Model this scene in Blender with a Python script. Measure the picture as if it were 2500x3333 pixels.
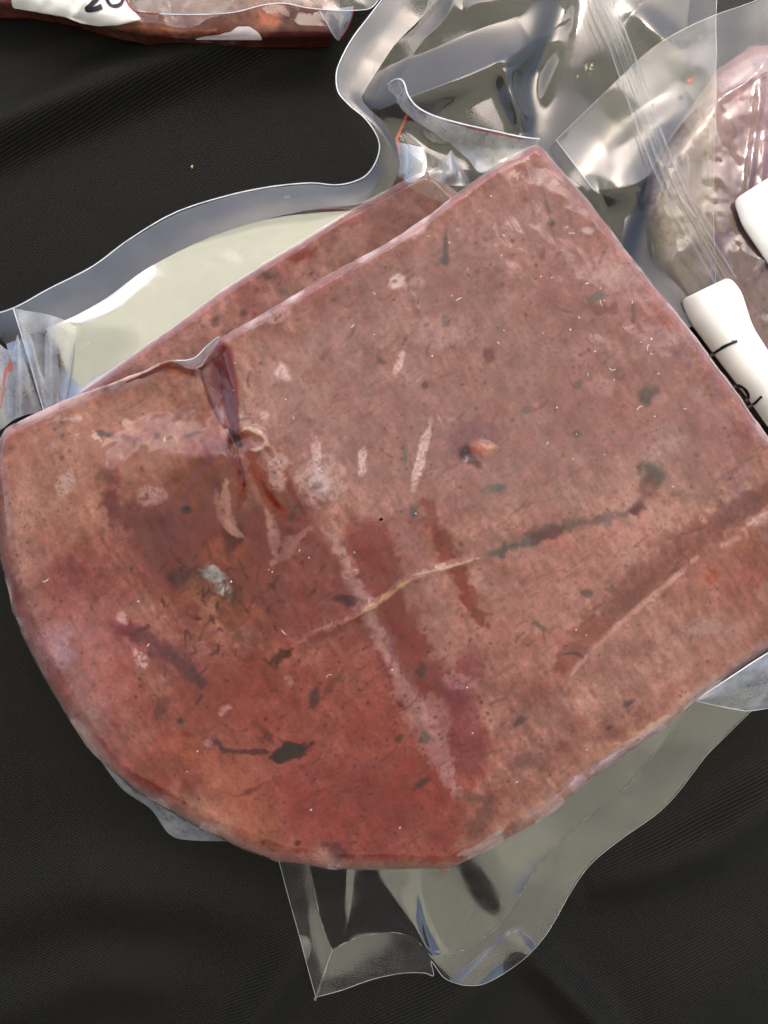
import bpy, math, random
import numpy as np

# ------------------------------------------------------------------ scene, camera, sky, sun
for o in list(bpy.data.objects):
    bpy.data.objects.remove(o)
scene = bpy.context.scene
COL = scene.collection
S = 1e-4                     # metres per unit: all tracing below is in tenths of a millimetre
CX, CY, HC = 1250.0, 1666.5, 3000.0
R = math.radians

cam_d = bpy.data.cameras.new('camera')
cam = bpy.data.objects.new('camera', cam_d); COL.objects.link(cam)
cam.location = (0, 0, HC * S)
cam.rotation_euler = (0, 0, 0)
cam_d.sensor_fit = 'VERTICAL'
cam_d.sensor_height = 24
cam_d.lens = 12 * HC / 1666.5
cam_d.clip_start = 0.01
cam_d.clip_end = 200
scene.camera = cam

SUN_EL, SUN_AZ = R(62), R(2)           # azimuth from +Y (the top of the picture) towards +X
sun_dir = np.array([math.sin(SUN_AZ) * math.cos(SUN_EL), math.cos(SUN_AZ) * math.cos(SUN_EL), math.sin(SUN_EL)])
world = bpy.data.worlds.new('World'); scene.world = world
world.use_nodes = True
wn = world.node_tree
sky = wn.nodes.new('ShaderNodeTexSky')
sky.sky_type = 'NISHITA'; sky.sun_disc = False
sky.sun_elevation = SUN_EL; sky.sun_rotation = SUN_AZ
sky.air_density = 1.0; sky.dust_density = 5.0
bg = wn.nodes['Background']
wn.links.new(sky.outputs[0], bg.inputs[0])
bg.inputs[1].default_value = 0.15

sun_d = bpy.data.lights.new('sun', 'SUN'); sun_d.energy = 4.0; sun_d.angle = R(0.6); sun_d.color = (1, 0.955, 0.88)
sun = bpy.data.objects.new('sun', sun_d); COL.objects.link(sun)
sun.location = (0.5, 2, 3)
sun.rotation_euler = (SUN_EL - R(90), 0, -SUN_AZ)

scene.view_settings.view_transform = 'Standard'
scene.view_settings.look = 'None'
scene.view_settings.exposure = 1.27
scene.view_settings.gamma = 1
scene.render.engine = 'CYCLES'
cy = scene.cycles
cy.max_bounces = 10; cy.diffuse_bounces = 3; cy.glossy_bounces = 4; cy.transparent_max_bounces = 40
cy.caustics_reflective = False; cy.caustics_refractive = False
cy.sample_clamp_indirect = 8
cy.use_denoising = True
cy.denoising_input_passes = 'RGB_ALBEDO'

# ------------------------------------------------------------------ helpers
rng = np.random.default_rng(7)

def P(x, y, z):
    """traced point at height z -> metres"""
    k = (HC - np.asarray(z, float)) / HC
    return (np.asarray(x, float) - CX) * k * S, (CY - np.asarray(y, float)) * k * S, np.asarray(z, float) * S

def lin(c):
    c = np.asarray(c, float) / 255.0
    return np.where(c <= 0.04045, c / 12.92, ((c + 0.055) / 1.055) ** 2.4)

def vnoise(x, y, seed=0):
    xi = np.floor(x).astype(np.int64); yi = np.floor(y).astype(np.int64)
    fx = x - xi; fy = y - yi
    fx = fx * fx * fx * (fx * (fx * 6 - 15) + 10); fy = fy * fy * fy * (fy * (fy * 6 - 15) + 10)
    def h(a, b):
        n = (a * 374761393 + b * 668265263 + seed * 1274126177) & 0xFFFFFFFF
        n = ((n ^ (n >> 13)) * 1274126177) & 0xFFFFFFFF
        n = n ^ (n >> 16)
        return (n & 0xFFFF) / 65535.0
    a = h(xi, yi); b = h(xi + 1, yi); c = h(xi, yi + 1); d = h(xi + 1, yi + 1)
    return (a * (1 - fx) + b * fx) * (1 - fy) + (c * (1 - fx) + d * fx) * fy

def fbm(x, y, scale, octs=4, seed=0, gain=0.5):
    t = 0; a = 1.0; s = 0
    for k in range(octs):
        t = t + a * vnoise(x / scale + 13.7 * k, y / scale + 7.3 * k, seed + 17 * k)
        s += a; a *= gain; scale = scale / 2.03
    return t / s

def sst(a, b, x):
    t = np.clip((x - a) / (b - a), 0, 1)
    return t * t * (3 - 2 * t)

def catmull(pts, n, closed=False, tension=1.0):
    p = np.asarray(pts, float); m = len(p)
    if m == 2:
        t = np.linspace(0, 1, n)[:, None]
        return p[0] * (1 - t) + p[1] * t
    u = np.linspace(0, m - 1, n)
    i = np.minimum(u.astype(int), m - 2); f = (u - i)[:, None]
    p0 = p[np.maximum(i - 1, 0)]; p1 = p[i]; p2 = p[i + 1]; p3 = p[np.minimum(i + 2, m - 1)]
    return 0.5 * ((2 * p1) + (-p0 + p2) * f + (2 * p0 - 5 * p1 + 4 * p2 - p3) * f ** 2 + (-p0 + 3 * p1 - 3 * p2 + p3) * f ** 3)

def resample(pts, n, closed=False):
    p = np.asarray(pts, float)
    if closed: p = np.vstack([p, p[:1]])
    d = np.r_[0, np.cumsum(np.linalg.norm(np.diff(p[:, :2], axis=0), axis=1))]
    t = np.linspace(0, d[-1], n + 1 if closed else n)
    if closed: t = t[:-1]
    return np.stack([np.interp(t, d, p[:, k]) for k in range(p.shape[1])], 1)

def polydist(x, y, pts, closed=False):
    """distance of points to a polyline, and the parameter along it (0..1)"""
    p = np.asarray(pts, float)
    if closed: p = np.vstack([p, p[:1]])
    seg = np.linalg.norm(np.diff(p, axis=0), axis=1); cum = np.r_[0, np.cumsum(seg)]
    best = np.full(x.shape, 1e18); par = np.zeros(x.shape); side = np.zeros(x.shape)
    for k in range(len(p) - 1):
        dx, dy = p[k + 1] - p[k]; L2 = dx * dx + dy * dy + 1e-9
        t = np.clip(((x - p[k, 0]) * dx + (y - p[k, 1]) * dy) / L2, 0, 1)
        ex = x - (p[k, 0] + t * dx); ey = y - (p[k, 1] + t * dy)
        d = ex * ex + ey * ey
        m = d < best
        best = np.where(m, d, best); par = np.where(m, (cum[k] + t * seg[k]) / cum[-1], par)
        side = np.where(m, dx * ey - dy * ex, side)
    return np.sqrt(best), par, np.sign(side)

def mesh_obj(name, verts, faces, mat, parent=None, colors=None, attrs=None, smooth=True, uv=None):
    """faces: (n,4) or (n,3) int array, or a list of such arrays"""
    me = bpy.data.meshes.new(name)
    v = np.asarray(verts, np.float32)
    fl = faces if isinstance(faces, list) else [faces]
    fl = [np.asarray(f, np.int32) for f in fl if len(f)]
    loops = np.concatenate([f.ravel() for f in fl])
    tot = np.concatenate([np.full(len(f), f.shape[1], np.int32) for f in fl])
    start = np.r_[0, np.cumsum(tot)[:-1]].astype(np.int32)
    me.vertices.add(len(v)); me.vertices.foreach_set('co', v.ravel())
    me.loops.add(len(loops)); me.loops.foreach_set('vertex_index', loops)
    me.polygons.add(len(tot)); me.polygons.foreach_set('loop_start', start); me.polygons.foreach_set('loop_total', tot)
    if smooth: me.polygons.foreach_set('use_smooth', np.ones(len(tot), bool))
    me.update(calc_edges=True)
    if colors is not None:
        a = me.color_attributes.new('tint', 'FLOAT_COLOR', 'POINT')
        c = np.ones((len(v), 4), np.float32); c[:, :colors.shape[1]] = colors
        a.data.foreach_set('color', c.ravel())
    for k, val in (attrs or {}).items():
        a = me.attributes.new(k, 'FLOAT', 'POINT'); a.data.foreach_set('value', np.asarray(val, np.float32))
    if uv is not None:
        l = me.uv_layers.new(name='UVMap'); l.data.foreach_set('uv', np.asarray(uv, np.float32)[loops].ravel())
    me.materials.append(mat)
    o = bpy.data.objects.new(name, me); COL.objects.link(o)
    if parent is not None: o.parent = parent
    return o

def grid_faces(nu, nv, wrap=False):
    """grid of nv rows of nu vertices"""
    i = np.arange(nu if wrap else nu - 1); j = np.arange(nv - 1)
    I, J = np.meshgrid(i, j)
    I2 = (I + 1) % nu
    return np.stack([J * nu + I, J * nu + I2, (J + 1) * nu + I2, (J + 1) * nu + I], -1).reshape(-1, 4)

def loft(rails, nu, nv, zfun=None, smooth_across=True):
    """rails: lists of (x, y, z) running the same way; returns traced coordinates and quads"""
    rs = np.stack([resample(catmull(r, 400), nu) if len(r) != len(rails[0]) else catmull(r, nu) for r in rails])   # k, nu, 3
    k = len(rails)
    out = np.empty((nv, nu, 3))
    flat = rs.reshape(k, -1)
    out = (catmull(flat, nv) if (k > 2 and smooth_across) else np.stack([[np.interp(v, np.arange(k), flat[:, c]) for c in range(flat.shape[1])] for v in np.linspace(0, k - 1, nv)])).reshape(nv, nu, 3)
    if zfun is not None: out[..., 2] += zfun(out[..., 0], out[..., 1], *np.meshgrid(np.linspace(0, 1, nu), np.linspace(0, 1, nv)))
    return out

def loft_obj(name, rails, nu, nv, mat, parent, zfun=None, colors=None, attrs=None, smooth_across=True):
    o = loft(rails, nu, nv, zfun, smooth_across)
    o[..., 2] = np.maximum(o[..., 2], cloth_z(o[..., 0], o[..., 1]) + 9)
    x, y, z = P(o[..., 0], o[..., 1], o[..., 2])
    v = np.stack([x, y, z], -1).reshape(-1, 3)
    uu, vv = np.meshgrid(np.linspace(0, 1, nu), np.linspace(0, 1, nv))
    at = {}
    for kk, f in (attrs or {}).items():
        at[kk] = np.broadcast_to(f(o[..., 0], o[..., 1], uu, vv), uu.shape).ravel()
    cl = colors(o[..., 0], o[..., 1], uu, vv).reshape(-1, 3) if colors else None
    # keep the sheet facing up
    f = grid_faces(nu, nv)
    a, b, c = v[f[:, 0]], v[f[:, 1]], v[f[:, 2]]
    if np.sum(np.cross(b - a, c - a)[:, 2]) < 0: f = f[:, ::-1]
    return mesh_obj(name, v, f, mat, parent, cl, at, uv=np.stack([uu, vv], -1).reshape(-1, 2))

def tube_arrays(path, rad, sides=5):
    """path: (n,3) metres; rad: metres (scalar or n)"""
    p = np.asarray(path, float); n = len(p)
    t = np.gradient(p, axis=0); t /= np.linalg.norm(t, axis=1)[:, None] + 1e-12
    up = np.array([0.13, 0.21, 0.97]); a = np.cross(t, up); a /= np.linalg.norm(a, axis=1)[:, None] + 1e-12
    b = np.cross(a, t)
    rad = np.broadcast_to(rad, (n,))[:, None, None]
    ang = np.linspace(0, 2 * np.pi, sides, endpoint=False)[None, :, None]
    v = p[:, None, :] + rad * (np.cos(ang) * a[:, None, :] + np.sin(ang) * b[:, None, :])
    return v.reshape(-1, 3), grid_faces(sides, n, wrap=True)

def tube_obj(name, pts, rad, mat, parent, n=120, sides=5, rmod=None):
    q = catmull(pts, n)
    q[:, 2] = np.maximum(q[:, 2], cloth_z(q[:, 0], q[:, 1]) + 10)
    path = np.stack(P(q[:, 0], q[:, 1], q[:, 2]), -1)
    r = 0.6 * rad * S * (np.ones(n) if rmod is None else rmod(np.linspace(0, 1, n)))
    v, f = tube_arrays(path, r, sides)
    return mesh_obj(name, v, f, mat, parent)

def thing(name, label, cat, x, y, z=0, group=None):
    o = bpy.data.objects.new(name, None); COL.objects.link(o)
    o.empty_display_size = 0.01
    # parts are written in world metres, so the Empty stays at the world origin of its parts
    o['label'] = label; o['category'] = cat
    if group: o['group'] = group
    return o

# ------------------------------------------------------------------ materials
class NT:
    def __init__(self, name):
        self.m = bpy.data.materials.new(name); self.m.use_nodes = True
        self.t = self.m.node_tree; self.t.nodes.clear()
        self.out = self.t.nodes.new('ShaderNodeOutputMaterial')
    def n(self, kind, **kw):
        nd = self.t.nodes.new('ShaderNode' + kind)
        for k, v in kw.items():
            if k.startswith('_'): setattr(nd, k[1:], v)
            else:
                s = nd.inputs[int(k[1:])] if (k[0] == 'i' and k[1:].isdigit()) else nd.inputs[k.replace('__', ' ')]
                if hasattr(v, 'links') or isinstance(v, bpy.types.NodeSocket): self.t.links.new(v, s)
                else: s.default_value = v
        return nd
    def math(self, op, a, b=None, clamp=False):
        kw = {'_operation': op, 'i0': a}
        if b is not None: kw['i1'] = b
        nd = self.n('Math', **kw); nd.use_clamp = clamp
        return nd.outputs[0]
    def ramp(self, fac, stops):
        nd = self.n('ValToRGB', Fac=fac); e = nd.color_ramp.elements
        while len(e) > 1: e.remove(e[-1])
        e[0].position = stops[0][0]; e[0].color = (*stops[0][1], 1)
        for p, c in stops[1:]:
            k = e.new(p); k.color = (*c, 1)
        return nd.outputs[0]
    def mixc(self, fac, a, b, mode='MIX'):
        nd = self.n('Mix'); nd.data_type = 'RGBA'; nd.blend_type = mode
        for s, v in ((nd.inputs[0], fac), (nd.inputs[6], a), (nd.inputs[7], b)):
            if isinstance(v, bpy.types.NodeSocket): self.t.links.new(v, s)
            else: s.default_value = v if not isinstance(v, tuple) else (*v[:3], 1)
        return nd.outputs[2]
    def coord(self): return self.n('TexCoord').outputs['Object']
    def noise(self, scale, detail=3.0, rough=0.55, vec=None, dist=0.0):
        nd = self.n('TexNoise', Scale=scale, Detail=detail, Roughness=rough, Distortion=dist, Vector=vec if vec is not None else self.coord())
        return nd.outputs['Fac']
    def surf(self, s): self.t.links.new(s, self.out.inputs[0]); return self.m

def m_meat(name, gain=1.0, coat=0.35, rough=0.5, bump=0.25):
    t = NT(name)
    a = t.n('Attribute', _attribute_name='tint').outputs['Color']
    n1 = t.noise(900, 4, 0.6); n2 = t.noise(2600, 3, 0.6)
    g = t.math('ADD', t.math('MULTIPLY', n1, 0.55), t.math('MULTIPLY', n2, 0.45))
    g = t.n('MapRange', Value=g, From__Min=0.36, From__Max=0.64, To__Min=0.80 * gain, To__Max=1.17 * gain).outputs[0]
    comb = t.n('CombineColor', Red=g, Green=g, Blue=g).outputs[0]
    c = t.mixc(1.0, a, comb, 'MULTIPLY')
    co = t.coord()
    wob = t.n('VectorMath', _operation='ADD', i0=co, i1=t.n('VectorMath', _operation='SCALE', i0=t.n('TexNoise', Vector=co, Scale=700.0, Detail=3.0).outputs['Color'], Scale=0.0022).outputs[0]).outputs[0]
    for sc, thr, amt, colr in ((420.0, 0.44, 0.6, (0.05, 0.014, 0.018)), (850.0, 0.5, 0.5, (0.06, 0.016, 0.017))):
        vo = t.n('TexVoronoi', Vector=wob, Scale=sc)
        rnd_ = t.n('SeparateColor', Color=vo.outputs['Color']).outputs[0]
        th = t.math('MULTIPLY', rnd_, thr)
        fm = t.math('MULTIPLY', t.math('MULTIPLY', t.math('SUBTRACT', th, vo.outputs['Distance']), 6.0, True), amt)
        fm = t.math('MULTIPLY', fm, t.n('MapRange', Value=t.noise(90 + sc * .1, 3, .6, co), From__Min=.42, From__Max=.64, To__Min=.0, To__Max=1.0).outputs[0])
        c = t.mixc(fm, c, colr)
    red = t.n('MapRange', Value=t.noise(140, 5, .65, co, 1.2), From__Min=.48, From__Max=.68, To__Min=0.0, To__Max=.55).outputs[0]
    c = t.mixc(red, c, t.mixc(1.0, c, (0.80, 0.55, 0.50), 'MULTIPLY'))
    pale = t.n('MapRange', Value=t.noise(260, 5, .7, co, .8), From__Min=.54, From__Max=.75, To__Min=0.0, To__Max=.10).outputs[0]
    c = t.mixc(pale, c, t.mixc(1.0, c, (1.35, 1.4, 1.4), 'MULTIPLY'))
    h = t.math('ADD', t.math('MULTIPLY', t.noise(500, 3), 0.7), t.math('MULTIPLY', n2, 0.3))
    b = t.n('Bump', Strength=bump, Distance=0.0004, Height=h).outputs[0]
    p = t.n('BsdfPrincipled', Roughness=rough, Normal=b)
    t.t.links.new(c, p.inputs['Base Color'])
    p.inputs['Subsurface Weight'].default_value = 0.0
    p.inputs['Specular IOR Level'].default_value = 0.06
    return t.surf(p.outputs[0])

def m_film(name, base=0.10, haze=0.04, rough=0.06, tint=(0.97, 0.97, 0.96), bump=0.12, bscale=60, fine=0.03, hazecol=(0.75, 0.76, 0.80), hatch=0.0, fpow=3.2, wrinkle=0.0):
    """thin clear plastic: see-through, mirror-like at a share that rises towards grazing, a little milky; 'dirt' adds dried residue"""
    t = NT(name)
    co = t.coord()
    h = t.math('ADD', t.math('MULTIPLY', t.noise(bscale, 2, 0.5, co, 0.6), 1.0), t.math('MULTIPLY', t.noise(bscale * 9, 3, 0.6, co), fine))
    if wrinkle:
        for ang, sc in ((35, 1.0), (-28, 0.8)):
            mp = t.n('Mapping', Vector=t.n('VectorRotate', Vector=co, Angle=R(ang)).outputs[0], Scale=(420 * sc, 60 * sc, 60))
            nz = t.noise(1.0, 3, .6, mp.outputs[0], .4)
            msk = t.n('MapRange', Value=t.noise(22 * sc, 2, .5, co), From__Min=.5, From__Max=.66, To__Min=0.04, To__Max=1.0).outputs[0]
            h = t.math('ADD', h, t.math('MULTIPLY', t.math('MULTIPLY', nz, msk), wrinkle))
    if hatch:
        uv = t.n('TexCoord').outputs['UV']
        wv = t.n('TexWave', Vector=uv, Scale=hatch, Distortion=0.3)
        h = t.math('ADD', h, t.math('MULTIPLY', wv.outputs['Fac'], 0.012))
    bm = t.n('Bump', Strength=bump, Distance=0.004, Height=h).outputs[0]
    face = t.n('LayerWeight', Blend=0.5, Normal=bm).outputs['Facing']
    fac = t.math('ADD', t.math('MULTIPLY', t.math('POWER', face, fpow), 0.8), base, True)
    smudge = t.noise(120, 5, 0.65, co)
    rg = t.n('MapRange', Value=smudge, From__Min=0.4, From__Max=0.75, To__Min=rough, To__Max=rough * 2.6).outputs[0]
    tr = t.n('BsdfTransparent', Color=(*tint, 1))
    gl = t.n('BsdfGlossy', Roughness=rg, Normal=bm, Color=(1, 1, 1, 1))
    m1 = t.n('MixShader', Fac=fac, i1=tr.outputs[0], i2=gl.outputs[0])
    df = t.n('BsdfDiffuse', Color=(*hazecol, 1), Normal=bm); tl = t.n('BsdfTranslucent', Color=(*hazecol, 1))
    dt = t.n('MixShader', Fac=0.4, i1=df.outputs[0], i2=tl.outputs[0])
    mk = t.n('Attribute', _attribute_name='painted_sheen').outputs['Fac']  # painted reflections and bright rims, added to the haze
    hz = t.math('MULTIPLY', t.n('MapRange', Value=smudge, From__Min=0.3, From__Max=0.75, To__Min=0.5, To__Max=1.7).outputs[0], t.math('ADD', mk, haze))
    m2 = t.n('MixShader', Fac=hz, i1=m1.outputs[0], i2=dt.outputs[0])
    da = t.n('Attribute', _attribute_name='dirt').outputs['Fac']
    dn = t.noise(1500, 5, 0.7, co)
    dn2 = t.noise(330, 3, 0.6, co)
    thr = t.math('SUBTRACT', t.math('ADD', t.math('MULTIPLY', dn, 0.55), t.math('MULTIPLY', dn2, 0.45)), t.math('SUBTRACT', 0.78, t.math('MULTIPLY', da, 0.34)))
    dm = t.math('MULTIPLY', thr, 14.0, True)
    dm = t.math('MULTIPLY', dm, t.math('MULTIPLY', da, 3.0, True))
    dcol = t.ramp(t.noise(200, 2, 0.5, co), [(0.35, (0.55, 0.53, 0.42)), (0.55, (0.5, 0.42, 0.25)), (0.68, (0.42, 0.2, 0.1))])
    dd = t.n('BsdfDiffuse', Color=dcol)
    m3 = t.n('MixShader', Fac=t.math('MULTIPLY', dm, 0.8), i1=m2.outputs[0], i2=dd.outputs[0])
    ra = t.n('Attribute', _attribute_name='blood').outputs['Fac']
    rm = t.math('MULTIPLY', t.math('SUBTRACT', t.math('ADD', ra, t.math('MULTIPLY', dn2, 0.6)), 0.75), 6.0, True)
    rd = t.n('BsdfPrincipled', Roughness=0.3); rd.inputs['Base Color'].default_value = (0.33, 0.06, 0.03, 1)
    m4 = t.n('MixShader', Fac=t.math('MULTIPLY', rm, 0.85), i1=m3.outputs[0], i2=rd.outputs[0])
    return t.surf(m4.outputs[0])

def m_plain(name, col, rough=0.6, noise=0.06, nscale=300, spec=0.4, bump=0.05):
    t = NT(name)
    c = t.ramp(t.noise(nscale, 4, 0.6), [(0.3, tuple(v * (1 - noise) for v in col)), (0.7, tuple(min(1, v * (1 + noise)) for v in col))])
    b = t.n('Bump', Strength=bump, Distance=0.0005, Height=t.noise(nscale * 2, 3)).outputs[0]
    p = t.n('BsdfPrincipled', Roughness=rough, Normal=b); t.t.links.new(c, p.inputs['Base Color'])
    p.inputs['Specular IOR Level'].default_value = spec
    return t.surf(p.outputs[0])

def m_cloth():
    t = NT('black_twill')
    co = t.coord()
    wob = t.n('TexNoise', Vector=co, Scale=9, Detail=1.0).outputs['Color']
    vec = t.n('VectorMath', _operation='ADD', i0=co, i1=t.n('VectorMath', _operation='SCALE', i0=wob, Scale=0.006).outputs[0]).outputs[0]
    rot = t.n('VectorRotate', Vector=vec, Angle=R(62)).outputs[0]
    wv = t.n('TexWave', Vector=rot, Scale=1.0 / (0.00088 * 3.1831), Distortion=1.2, Detail=2.0, Detail__Scale=3.0).outputs['Fac']
    rot2 = t.n('VectorRotate', Vector=vec, Angle=R(-20)).outputs[0]
    wv2 = t.n('TexWave', Vector=rot2, Scale=1.0 / (0.00060 * 3.1831), Distortion=2.0, Detail=1.0).outputs['Fac']
    nz = t.noise(1500, 4, 0.7, co)
    h = t.math('ADD', t.math('ADD', wv, t.math('MULTIPLY', wv2, 0.35)), t.math('MULTIPLY', nz, 0.9))
    lin_ = t.n('MapRange', Value=h, From__Min=0.4, From__Max=2.0, To__Min=0.3, To__Max=1.7).outputs[0]
    cc = t.n('CombineColor', Red=t.math('MULTIPLY', lin_, 0.0098), Green=t.math('MULTIPLY', lin_, 0.0094), Blue=t.math('MULTIPLY', lin_, 0.0082)).outputs[0]
    b = t.n('Bump', Strength=0.3, Distance=0.0003, Height=h).outputs[0]
    p = t.n('BsdfPrincipled', Roughness=0.48, Normal=b)
    t.t.links.new(cc, p.inputs['Base Color'])
    p.inputs['Specular IOR Level'].default_value = 0.06
    p.inputs['Sheen Weight'].default_value = 0.02; p.inputs['Sheen Roughness'].default_value = 0.5
    return t.surf(p.outputs[0])

def m_unseen_canopy():
    t = NT('unseen_canopy_fabric')
    n = t.noise(3.0, 3)
    c = t.ramp(n, [(0.3, (0.47, 0.465, 0.36)), (0.7, (0.53, 0.525, 0.41))])
    d = t.n('BsdfDiffuse', Color=c); tl = t.n('BsdfTranslucent', Color=c)
    m = t.n('MixShader', Fac=0.75, i1=d.outputs[0], i2=tl.outputs[0])
    return t.surf(m.outputs[0])

M_FRONT = m_meat('liver_top', 1.0)
M_REAR = m_meat('liver_under', 1.0)
M_SIDE = m_meat('liver_side', 1.0)
M_TIGHT = m_film('tight_film', base=0.022, haze=0.004, rough=0.07, bump=0.22, wrinkle=0.14, bscale=55, fine=0.05, fpow=2.3, hazecol=(0.86, 0.68, 0.68))
M_WIDE = m_film('loose_film', base=0.05, haze=0.006, rough=0.08, bump=0.04, bscale=16, fine=0.0)
M_NEAR = m_film('near_pouch_film', base=0.11, haze=0.015, rough=0.1, bump=0.04, bscale=18, fine=0.0, hazecol=(0.7, 0.66, 0.76))  # lavender haze colour stands in for purple reflections
M_FILM = m_film('pouch_film', base=0.36, haze=0.03, rough=0.09, bump=0.06, bscale=20, fine=0.0)
M_SEAL = m_film('seal_film', base=0.06, haze=0.055, rough=0.11, bump=0.04, bscale=20, fine=0.0)
M_SEALN = m_film('near_seal_film', base=0.085, haze=0.04, rough=0.11, bump=0.04, bscale=20, fine=0.0)
M_HATCH = m_film('hatched_seal', base=0.10, haze=0.05, rough=0.1, bump=0.10, bscale=30, fine=0.05, hatch=60)
M_MILK = m_film('milky_film', base=0.16, haze=0.38, rough=0.1, bump=0.10, bscale=50, fine=0.08, hazecol=(0.72, 0.75, 0.86))
M_LIGHT = m_film('light_film', base=0.055, haze=0.012, rough=0.08, bump=0.10, bscale=30, fine=0.0)
M_FAN = m_film('fan_film', base=0.10, haze=0.34, rough=0.11, bump=0.06, bscale=40, fine=0.0, hazecol=(0.74, 0.76, 0.86))
M_EDGE = m_plain('film_edge', (0.62, 0.65, 0.72), 0.25, 0.2, 200, 0.6)  # pale colour paints in the light caught by cut edges
M_EDGE2 = m_plain('film_edge_dull', (0.33, 0.34, 0.33), 0.3, 0.3, 200, 0.5)  # duller copy of the edge, less caught light painted in
M_BLOODY = m_plain('blood_stain', (0.30, 0.045, 0.03), 0.35, 0.3, 400)
M_PAPER = m_plain('white_sticker', (0.78, 0.77, 0.75), 0.55, 0.03, 120)
M_LILAC = m_plain('lilac_sticker', (0.52, 0.45, 0.49), 0.55, 0.03, 120)
M_INK = m_plain('marker_ink', (0.012, 0.014, 0.022), 0.5, 0.3, 600)
M_LINT = m_plain('lint', (0.78, 0.73, 0.70), 0.6, 0.1, 500)
M_CRUMB = m_plain('crumb', (0.45, 0.33, 0.18), 0.7, 0.3, 2500)
M_CLOTH = m_cloth()
M_UNSEEN_CANOPY = m_unseen_canopy()
M_ADDED_WALL = m_plain('added_plum_wall', (0.055, 0.038, 0.055), 0.8, 0.1, 8)
M_POLE = m_plain('unseen_canopy_rail', (0.10, 0.10, 0.11), 0.4, 0.1, 20)

# ------------------------------------------------------------------ unseen stall roof added for shade and reflections; its edge sets the sunlit corner
hz = 1.9
off = sun_dir[:2] / sun_dir[2] * hz
p0 = np.array(P(1240, 0, 100)[:2]); p1 = np.array(P(2560, 1180, 100)[:2])
d_ = (p1 - p0) / np.linalg.norm(p1 - p0); n_ = np.array([-d_[1], d_[0]])
if n_[0] < 0: n_ = -n_
edge0 = p0 + off
NU, NV = 40, 30
uu, vv = np.meshgrid(np.linspace(-0.5, 5.0, NU), np.linspace(0, -2.3, NV))
cxy = edge0 + uu[..., None] * d_ + vv[..., None] * n_
cz = hz + 0.5 * (1 - np.abs(vv + 1.15) / 1.15) + 0.02 * np.sin(uu * 5)
unseen_canopy = mesh_obj('unseen_canopy', np.concatenate([cxy, cz[..., None]], -1).reshape(-1, 3), grid_faces(NU, NV), M_UNSEEN_CANOPY)
unseen_canopy['kind'] = 'structure'
for k, (a, b) in enumerate((((-0.5, 0), (5.0, 0)), ((-0.5, -2.3), (5.0, -2.3)), ((-0.5, 0), (-0.5, -2.3)))):
    q = [np.r_[edge0 + u * d_ + v * n_, hz - 0.03 + 0.5 * (1 - abs(v + 1.15) / 1.15)] for u, v in (a, ((a[0] + b[0]) / 2, (a[1] + b[1]) / 2), b)]
    v_, f_ = tube_arrays(np.array(q), 0.02, 8)
    mesh_obj('unseen_canopy_rail', v_, f_, M_POLE, unseen_canopy)

uu, zz_ = np.meshgrid(np.linspace(-0.5, 5.0, 80), np.linspace(-0.7, hz - 0.02, 10))
wxy = edge0 + uu[..., None] * d_ + (-2.28 + 0.05 * np.sin(uu * 14))[..., None] * n_
mesh_obj('added_dark_wall', np.concatenate([wxy, zz_[..., None]], -1).reshape(-1, 3), grid_faces(80, 10), M_ADDED_WALL, unseen_canopy)  # unseen dark sheet added to darken film reflections and ambient light

# ------------------------------------------------------------------ tablecloth
def cloth_z(x, y):
    z = 14 * (fbm(x, y, 900, 3, 3) - 0.5) + 3 * (fbm(x, y, 140, 2, 5) - 0.5)
    def fold(pts, w, h, sharp=1.0):
        d, t, s = polydist(x, y, pts)
        e = np.exp(-(d / (w * 1.25)) ** 2)
        return 1.25 * h * e * np.sin(np.pi * np.clip(t, 0.02, 0.98)) ** 0.5
    z = z + fold([(-500, 620), (-60, 450), (300, 300), (640, 170), (1000, 30), (1500, -200)], 66, 66)
    z = z - fold([(-500, 760), (0, 545), (330, 400), (700, 250), (1000, 140)], 60, 14)
    z = z + fold([(-300, 330), (100, 170), (420, 40), (700, -80)], 70, 16)
    z = z + fold([(650, 3600), (820, 3330), (960, 3120), (1100, 2950)], 60, 40)
    z = z + fold([(1150, 3700), (1330, 3400), (1500, 3230), (1640, 3080), (1800, 2900)], 75, 52)
    z = z + fold([(1680, 3060), (1800, 3180), (1920, 3300), (2050, 3450)], 46, 36)
    z = z + fold([(1880, 2900), (2100, 2830), (2320, 2740), (2500, 2610), (2800, 2450)], 66, 54)
    z = z + fold([(2050, 3500), (2250, 3250), (2600, 3050)], 120, 34)
    z = z + fold([(-200, 3050), (250, 2900), (640, 2930), (900, 3020)], 100, 36)
    z = z + fold([(-200, 3380), (300, 3190), (600, 3210)], 80, 34)
    return np.minimum(z * 1.35, 75 + 0.3 * z) - 40
nx, ny = 420, 520
gx, gy = np.meshgrid(np.linspace(-3200, 5700, nx), np.linspace(-3000, 6400, ny))
# finer in the middle
gx = CX + (gx - CX) * (0.45 + 0.55 * np.abs((gx - CX) / 4450) ** 1.5)
gy = CY + (gy - CY) * (0.45 + 0.55 * np.abs((gy - CY) / 4700) ** 1.5)
zz = cloth_z(gx, gy)
vx = (gx - CX) * S; vy = (CY - gy) * S
cloth = mesh_obj('tablecloth', np.stack([vx, vy, zz * S], -1).reshape(-1, 3), grid_faces(nx, ny)[:, ::-1], M_CLOTH)
cloth['label'] = 'black twill tablecloth with soft folds under all the packs'; cloth['category'] = 'tablecloth'

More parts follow.
